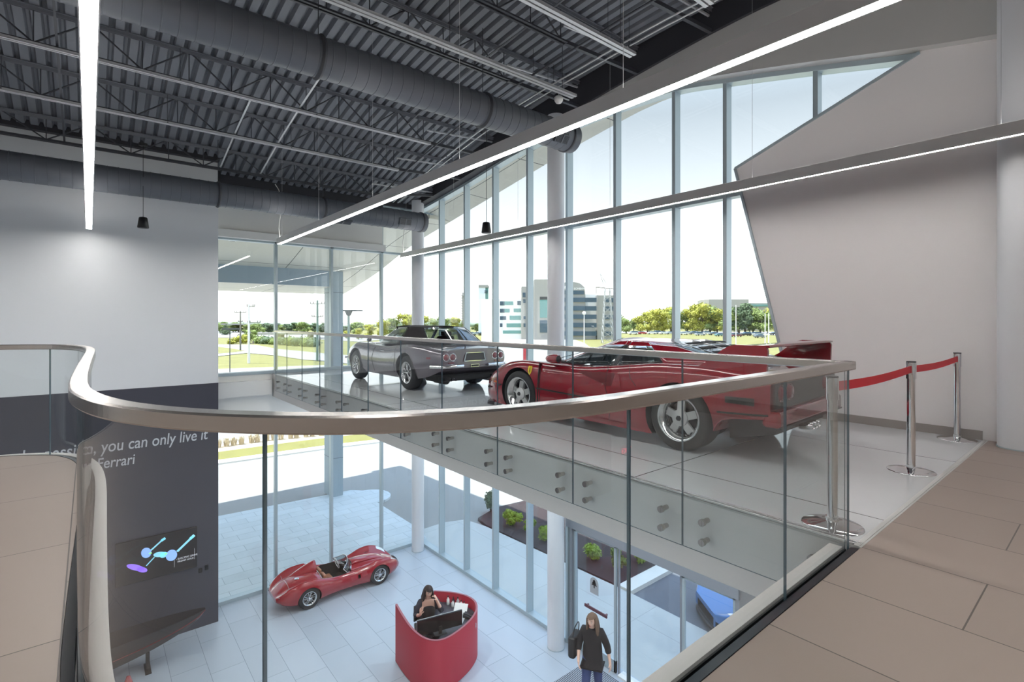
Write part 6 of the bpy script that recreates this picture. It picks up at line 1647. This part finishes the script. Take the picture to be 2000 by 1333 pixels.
t = thing('floor_cone', 'small red model on the ground floor at the bottom left, below the console', 'model', (.55, 11.6, ZL)); mb = MB(); mb.lathe([(.001, .34), (.03, .33), (.10, .1), (.16, .02), (.16, 0)], n=20); mb.build('cone_body', M['tr_red'], t)
# ------------------------------------------------------------------ people
M['skin'] = mat('skin', srgb(228, 184, 162), .5)
M['hair_dk'] = mat('dark_brown_hair', srgb(46, 34, 32), .7, bump=.3, bscale=120)
M['hair_bl'] = mat('dark_blonde_hair', srgb(112, 88, 70), .7, bump=.3, bscale=120)
M['cloth_navy'] = mat('dark_navy_cloth', srgb(34, 36, 50), .8)
M['cloth_black'] = mat('black_cloth', srgb(24, 22, 26), .8)
M['jeans'] = mat('blue_jeans', srgb(48, 66, 112), .85, noise=.2, nscale=10)
def skin_mesh(J, E, root, levels=2):
    names = list(J); me = bpy.data.meshes.new('sk'); idx = {n: i for i, n in enumerate(names)}
    me.from_pydata([J[n][0] for n in names], [(idx[a], idx[b]) for a, b in E], [])
    o = bpy.data.objects.new('sk', me); COL.objects.link(o)
    md = o.modifiers.new('s', 'SKIN'); md.use_smooth_shade = True
    for n in names:
        v = me.skin_vertices[0].data[idx[n]]; r = J[n][1]; v.radius = r if isinstance(r, tuple) else (r, r); v.use_root = (n == root)
    sb = o.modifiers.new('ss', 'SUBSURF'); sb.levels = levels; sb.render_levels = levels
    dg = bpy.context.evaluated_depsgraph_get(); dg.update()
    new = bpy.data.meshes.new_from_object(o.evaluated_get(dg)); bpy.data.objects.remove(o)
    return new
def hand(J, E, wrist, pre, d, palm_n, side, curl=.4, sc=1.0):
    """palm and five fingers leaving wrist along d; palm_n = palm normal; side = thumb direction"""
    w = V(J[wrist][0]); d = V(d).normalized(); s = V(side).normalized(); n = V(palm_n).normalized()
    J[pre + 'palm'] = (tuple(w + d * .045 * sc), (.026 * sc, .016 * sc)); E.append((wrist, pre + 'palm'))
    for k, (off, L) in enumerate(((.030, .068), (.011, .078), (-.009, .072), (-.027, .058))):
        b = w + d * .088 * sc + s * off * sc; m1 = b + (d * cos(curl) + n * sin(curl)) * L * .5 * sc; e = m1 + (d * cos(curl * 2.2) + n * sin(curl * 2.2)) * L * .5 * sc
        for nm, p, r in (('a', b, .0098), ('b', m1, .0082), ('c', e, .0068)): J[pre + str(k) + nm] = (tuple(p), r * sc)
        E += [(pre + 'palm', pre + str(k) + 'a'), (pre + str(k) + 'a', pre + str(k) + 'b'), (pre + str(k) + 'b', pre + str(k) + 'c')]
    b = w + d * .035 * sc + s * .034 * sc; e = b + (d * .8 + s * .7 + n * .3).normalized() * .045 * sc
    J[pre + 'ta'] = (tuple(b), .011 * sc); J[pre + 'tb'] = (tuple(e), .0085 * sc); E += [(pre + 'palm', pre + 'ta'), (pre + 'ta', pre + 'tb')]
def head_mb(c, M4):
    """head facing -Y in its own frame, chin down; returns MB (0 skin, 1 dark, 2 lips, 3 white)"""
    mb = MB(); nu, nv = 28, 20; rings = []
    for j in range(nv + 1):
        t = pi * j / nv; z = -cos(t); rr = max(sin(t), 1e-3)
        r = []
        for k in range(nu):
            a = 2 * pi * k / nu; x, y = rr * cos(a), rr * sin(a)
            X, Y, Z = x * .073, y * .092, z * .115
            if z < 0: X *= 1 - .38 * (-z) ** 1.5; Y = Y * (1 - .12 * -z) - .012 * -z
            f = max(0, -y) ** 3
            if abs(x) < .25: Y -= .018 * f * math.exp(-((z + .12) / .16) ** 2) * (1 - abs(x) / .25)          # nose
            Y += .010 * math.exp(-((abs(x) - .36) / .16) ** 2) * math.exp(-((z - .05) / .10) ** 2) * (y < 0)      # eye sockets
            Y -= .005 * f * math.exp(-((z + .48) / .07) ** 2) * (abs(x) < .35)                                     # lips
            Y -= .006 * f * math.exp(-((z + .78) / .12) ** 2)                                                     # chin
            r.append(V((X, Y, Z)))
        rings.append(r)
    mb.rings(rings, 0, True, False)
    for s in (-1, 1):
        mb.sphere((s * .027, -.0795, .006), .0125, 10, 8, 3, (1, .5, .62)); mb.sphere((s * .027, -.0845, .006), .006, 8, 6, 1, (1, .5, 1))
        mb.tube([(s * .014, -.087, .026), (s * .028, -.086, .032), (s * .044, -.076, .026)], .003, 6, 1)
        mb.sphere((s * .073, .002, -.005), .024, 8, 6, 0, (.35, .7, 1.1))
    mb.tube([(-.020, -.083, -.056), (0, -.090, -.055), (.020, -.083, -.056)], [.002, .0055, .002], 6, 2)
    T = Matrix.Translation(c) @ M4; return mb.xf(T)
def strand_hair(pts_rows, m, name, parent):
    mb = MB(); mb.rings(pts_rows, 0, True, True); return mb.build(name, m, parent)
def hair(parent, c, M4, m, length, seed=1, sweep=0):
    mb = MB(); nu, nv = 26, 14; rings = []
    for j in range(nv + 1):
        t = pi * .5 * j / nv * 1.18; r = []
        for k in range(nu):
            a = 2 * pi * k / nu; zz = cos(t); rr = sin(t)
            X, Y, Z = rr * cos(a) * .085, rr * sin(a) * .104 + .008, zz * .130
            if sin(a) < -.45 and Z < .062: # open the face
                Z = max(Z, .055 + .02 * abs(cos(a))); 
            r.append(V((X, Y, Z)))
        rings.append(r)
    mb.rings(rings, 0, True, False)
    rr_ = random.Random(seed)
    for k in range(30):
        a = lerp(-.35, pi + .35, k / 29); x0, y0 = .078 * cos(a), .095 * sin(a) + .008
        L_ = length * rr_.uniform(.85, 1.1); out = .02 + .02 * rr_.random()
        P = [V((x0 * .85, y0 * .85, .07)), V((x0 * 1.1, y0 * 1.08, .01)), V((x0 * 1.25 + sweep * .2, y0 * 1.1 - (.01 if abs(cos(a)) > .8 else -.02), -L_ * .45)), V((x0 * 1.25 + .01 * sin(k * 2.1) + sweep * .6, y0 * 1.15 + out, -L_ * .8)), V((x0 * 1.0 + .015 * sin(k) + sweep, y0 * 1.05 + out, -L_))]
        mb.tube(cr(P, 3), [.016] * 3 + [.018] * 6 + [.014, .010, .006, .003][:4], 6)
    mb.xf(Matrix.Translation(c) @ M4)
    return mb.build('hair', m, parent, weld=1e-5)
def person(J, E, root, headc, headM, o_root, neck_r=.05):
    me = skin_mesh(J, E, root); me.materials.clear()
    for q in (M['skin'], M['hair_dk'], mat('lip', srgb(170, 84, 84), .5) if 'lip' not in bpy.data.materials else bpy.data.materials['lip'], M['paint_wh']): me.materials.append(q)
    hm = head_mb(headc, headM).mesh('h', [M['skin']])
    bm = bmesh.new(); bm.from_mesh(me)
    for f in bm.faces: f.material_index = 0; f.smooth = True
    bm.from_mesh(hm); bm.to_mesh(me); bm.free(); me.name = 'body'
    return obj('body', me, o_root)
def cloth(J, E, root, m, name, parent, solid=0):
    me = skin_mesh(J, E, root); me.materials.clear(); me.materials.append(m)
    return obj(name, me, parent)

# seated receptionist on the telephone
t = thing('person', 'person with long dark hair and dark jacket, seated at the desk, phone at ear', 'person', (5.36, 9.18, ZL), rz=radians(-24))
J = {'pel': ((0, .06, .52), (.14, .11)), 'spi': ((0, .08, .74), (.115, .09)), 'che': ((0, .05, .95), (.145, .095)), 'nb': ((0, .03, 1.075), (.06, .055)), 'nt': ((0, .01, 1.15), .048), 'hd': ((0, -.0, 1.20), .05),
     'ls': ((.155, .05, 1.02), .055), 'le': ((.27, -.10, .84), .042), 'lw': ((.165, -.115, 1.08), .028), 'rs': ((-.155, .05, 1.02), .055), 're': ((-.27, -.08, .82), .042), 'rw': ((-.185, -.27, .93), .028),
     'lh': ((.09, .02, .50), .095), 'lk': ((.13, -.38, .50), .068), 'la': ((.13, -.36, .11), .045), 'lt': ((.13, -.50, .04), .035), 'rh': ((-.09, .02, .50), .095), 'rk': ((-.13, -.38, .50), .068), 'ra': ((-.13, -.36, .11), .045), 'rt': ((-.13, -.50, .04), .035)}
E = [('pel', 'spi'), ('spi', 'che'), ('che', 'nb'), ('nb', 'nt'), ('nt', 'hd'), ('che', 'ls'), ('ls', 'le'), ('le', 'lw'), ('che', 'rs'), ('rs', 're'), ('re', 'rw'), ('pel', 'lh'), ('lh', 'lk'), ('lk', 'la'), ('la', 'lt'), ('pel', 'rh'), ('rh', 'rk'), ('rk', 'ra'), ('ra', 'rt')]
hand(J, E, 'lw', 'l', (-.35, .25, .9), (-.9, .1, -.2), (-.3, -.9, 0), .75); hand(J, E, 'rw', 'r', (.15, -.1, 1), (.3, .9, 0), (.9, -.3, .1), .25)
HM = Matrix.Rotation(radians(14), 4, 'Z') @ Matrix.Rotation(radians(18), 4, 'X')
hc = V((0, -.02, 1.245))
person(J, E, 'pel', hc, HM, t)
hair(t, hc, HM, M['hair_dk'], .30, 2)
jk = {k: (J[k][0], tuple(r + .016 for r in (J[k][1] if isinstance(J[k][1], tuple) else (J[k][1],) * 2))) for k in ('pel', 'spi', 'che', 'ls', 'le', 'rs', 're')}
jk['che'] = ((0, .095, .95), (.185, .105)); jk['spi'] = ((0, .12, .74), (.17, .11)); jk['pel'] = ((0, .12, .50), (.19, .12))
jk['lf'] = ((.215, -.105, .955), .045); jk['rf'] = ((-.225, -.18, .88), .045)
cloth(jk, [('pel', 'spi'), ('spi', 'che'), ('che', 'ls'), ('ls', 'le'), ('le', 'lf'), ('che', 'rs'), ('rs', 're'), ('re', 'rf')], 'pel', M['cloth_navy'], 'jacket', t)
cloth({'a': ((0, .05, .48), (.17, .14)), 'b': ((0, .065, .70), (.145, .125)), 'c': ((0, .045, .86), (.155, .125)), 'd': ((0, .045, .965), (.150, .112))}, [('a', 'b'), ('b', 'c'), ('c', 'd')], 'a', M['cloth_black'], 'top', t)
tr = {k: (J[k][0], tuple(r + .012 for r in (J[k][1] if isinstance(J[k][1], tuple) else (J[k][1],) * 2))) for k in ('pel', 'lh', 'lk', 'la', 'rh', 'rk', 'ra')}
cloth(tr, [('pel', 'lh'), ('lh', 'lk'), ('lk', 'la'), ('pel', 'rh'), ('rh', 'rk'), ('rk', 'ra')], 'pel', M['cloth_black'], 'trousers', t)
import_pos = Matrix.Translation((5.36, 9.18, ZL)) @ Matrix.Rotation(radians(-24), 4, 'Z')
p = import_pos @ V((.098, -.075, 1.215))
ph = thing('mobile_phone', 'small dark phone held to the ear of the seated woman', 'phone', p, rz=radians(-24))
mb = MB(); mb.obox((0, 0, 0), (.004, 0, .0008), (0, .034, 0), (-.012, 0, .07)); mb.build('phone_case', M['black'], ph, bevel=.003)

# woman walking in
t = thing('person', 'person with long fair hair, loose black top and blue jeans, walking over the striped mat', 'person', (6.80, 6.02, ZL), rz=radians(-58))
J = {'pel': ((0, .02, .92), (.15, .10)), 'spi': ((0, .03, 1.10), (.12, .085)), 'che': ((0, .02, 1.29), (.145, .09)), 'nb': ((0, .01, 1.40), (.06, .052)), 'nt': ((0, -.01, 1.46), .046), 'hd': ((0, -.02, 1.51), .05),
     'ls': ((.155, .02, 1.35), .052), 'le': ((.25, .07, 1.09), .040), 'lw': ((.31, -.02, .88), .026), 'rs': ((-.155, .02, 1.35), .052), 're': ((-.24, .03, 1.09), .040), 'rw': ((-.22, -.14, .90), .026),
     'lh': ((.09, .01, .88), .095), 'lk': ((.10, .02, .48), .062), 'la': ((.10, .22, .12), .042), 'lt': ((.11, .12, .03), .032), 'rh': ((-.09, .01, .88), .095), 'rk': ((-.09, -.16, .49), .062), 'ra': ((-.09, -.22, .09), .042), 'rt': ((-.09, -.36, .035), .032)}
E = [('pel', 'spi'), ('spi', 'che'), ('che', 'nb'), ('nb', 'nt'), ('nt', 'hd'), ('che', 'ls'), ('ls', 'le'), ('le', 'lw'), ('che', 'rs'), ('rs', 're'), ('re', 'rw'), ('pel', 'lh'), ('lh', 'lk'), ('lk', 'la'), ('la', 'lt'), ('pel', 'rh'), ('rh', 'rk'), ('rk', 'ra'), ('ra', 'rt')]
hand(J, E, 'lw', 'l', (.15, -.25, -.9), (-.9, .0, -.2), (-.2, -.9, .1), .35); hand(J, E, 'rw', 'r', (.15, -.45, -.8), (.8, .2, 0), (.2, -.9, .3), .3)
HM = Matrix.Rotation(radians(-16), 4, 'Z') @ Matrix.Rotation(radians(6), 4, 'X'); hc = V((0, -.03, 1.555))
person(J, E, 'pel', hc, HM, t); hair(t, hc, HM, M['hair_bl'], .36, 5, sweep=.03)
def grow(J, ks, d): return {k: (J[k][0], tuple(r + d for r in (J[k][1] if isinstance(J[k][1], tuple) else (J[k][1],) * 2))) for k in ks}
tp = grow(J, ('pel', 'spi', 'che', 'ls', 'le', 'rs', 're'), .026); tp['pel'] = ((0, .02, .90), (.19, .15)); tp['hem'] = ((0, .01, .76), (.20, .165)); tp['spi'] = ((0, .03, 1.08), (.17, .13)); tp['che'] = ((0, .03, 1.27), (.165, .11))
tp['lf'] = ((.285, .02, .98), .055); tp['rf'] = ((-.235, -.06, .99), .055)
cloth(tp, [('hem', 'pel'), ('pel', 'spi'), ('spi', 'che'), ('che', 'ls'), ('ls', 'le'), ('le', 'lf'), ('che', 'rs'), ('rs', 're'), ('re', 'rf')], 'pel', M['cloth_black'], 'top', t)
_jn = grow(J, ('pel', 'lh', 'lk', 'la', 'rh', 'rk', 'ra'), .012); _jn['pel'] = ((0, .02, .95), .12); _jn['lh'] = ((.085, .01, .84), .108); _jn['rh'] = ((-.085, .01, .84), .108)
cloth(_jn, [('pel', 'lh'), ('lh', 'lk'), ('lk', 'la'), ('pel', 'rh'), ('rh', 'rk'), ('rk', 'ra')], 'pel', M['jeans'], 'jeans', t)
for s in (1, -1):
    a = V(J['lt' if s == 1 else 'rt'][0]); b = V(J['la' if s == 1 else 'ra'][0])
    mb = MB(); mb.tube([b + V((0, .04, -.05)), V((b.x, b.y - .03, b.z - .045)), a, a + V((0, -.05, -.005))], [.036, .042, .038, .022], 10); mb.build('shoe', M['black'], t)
bg_ = import_pos = Matrix.Translation((6.80, 6.02, ZL)) @ Matrix.Rotation(radians(-58), 4, 'Z')
p = bg_ @ V((-.33, .08, 1.04))
h = thing('handbag', 'large black shoulder bag hanging behind the arm of the walking woman', 'handbag', p, rz=radians(-70))
mb = MB(); mb.box(-.07, .07, -.17, .17, -.22, .16); mb.build('bag_body', M['black'], h, bevel=.05, seg=3)
mb = MB(); mb.tube(cr([(.02, -.13, .14), (.04, -.10, .30), (.06, 0, .37), (.04, .10, .30), (.02, .13, .14)], 5), .010, 6); mb.build('strap', M['black'], h)
# ------------------------------------------------------------------ camera, render look
cam = bpy.data.cameras.new('camera'); co = bpy.data.objects.new('camera', cam); COL.objects.link(co)
cam.sensor_fit = 'HORIZONTAL'; cam.sensor_width = 36; cam.lens = 18.0
cam.shift_x = 0; cam.shift_y = -(666.5 - 625.5) / 2000
cam.clip_start = .05; cam.clip_end = 2000
fx, fy = .637, .7709
co.location = (0, 0, 1.34)
co.rotation_euler = (pi / 2, 0, -math.atan2(fx, fy))
SC.camera = co
SC.view_settings.view_transform = 'Standard'; SC.view_settings.look = 'None'
SC.view_settings.exposure = EXPOSURE; SC.view_settings.gamma = 1; SC.view_settings.use_curve_mapping = False
cy = SC.cycles
cy.use_denoising = True
cy.max_bounces = 12; cy.diffuse_bounces = 5; cy.glossy_bounces = 5; cy.transparent_max_bounces = 32; cy.transmission_bounces = 6
cy.sample_clamp_indirect = 6; cy.blur_glossy = .3
cy.caustics_reflective = False; cy.caustics_refractive = False
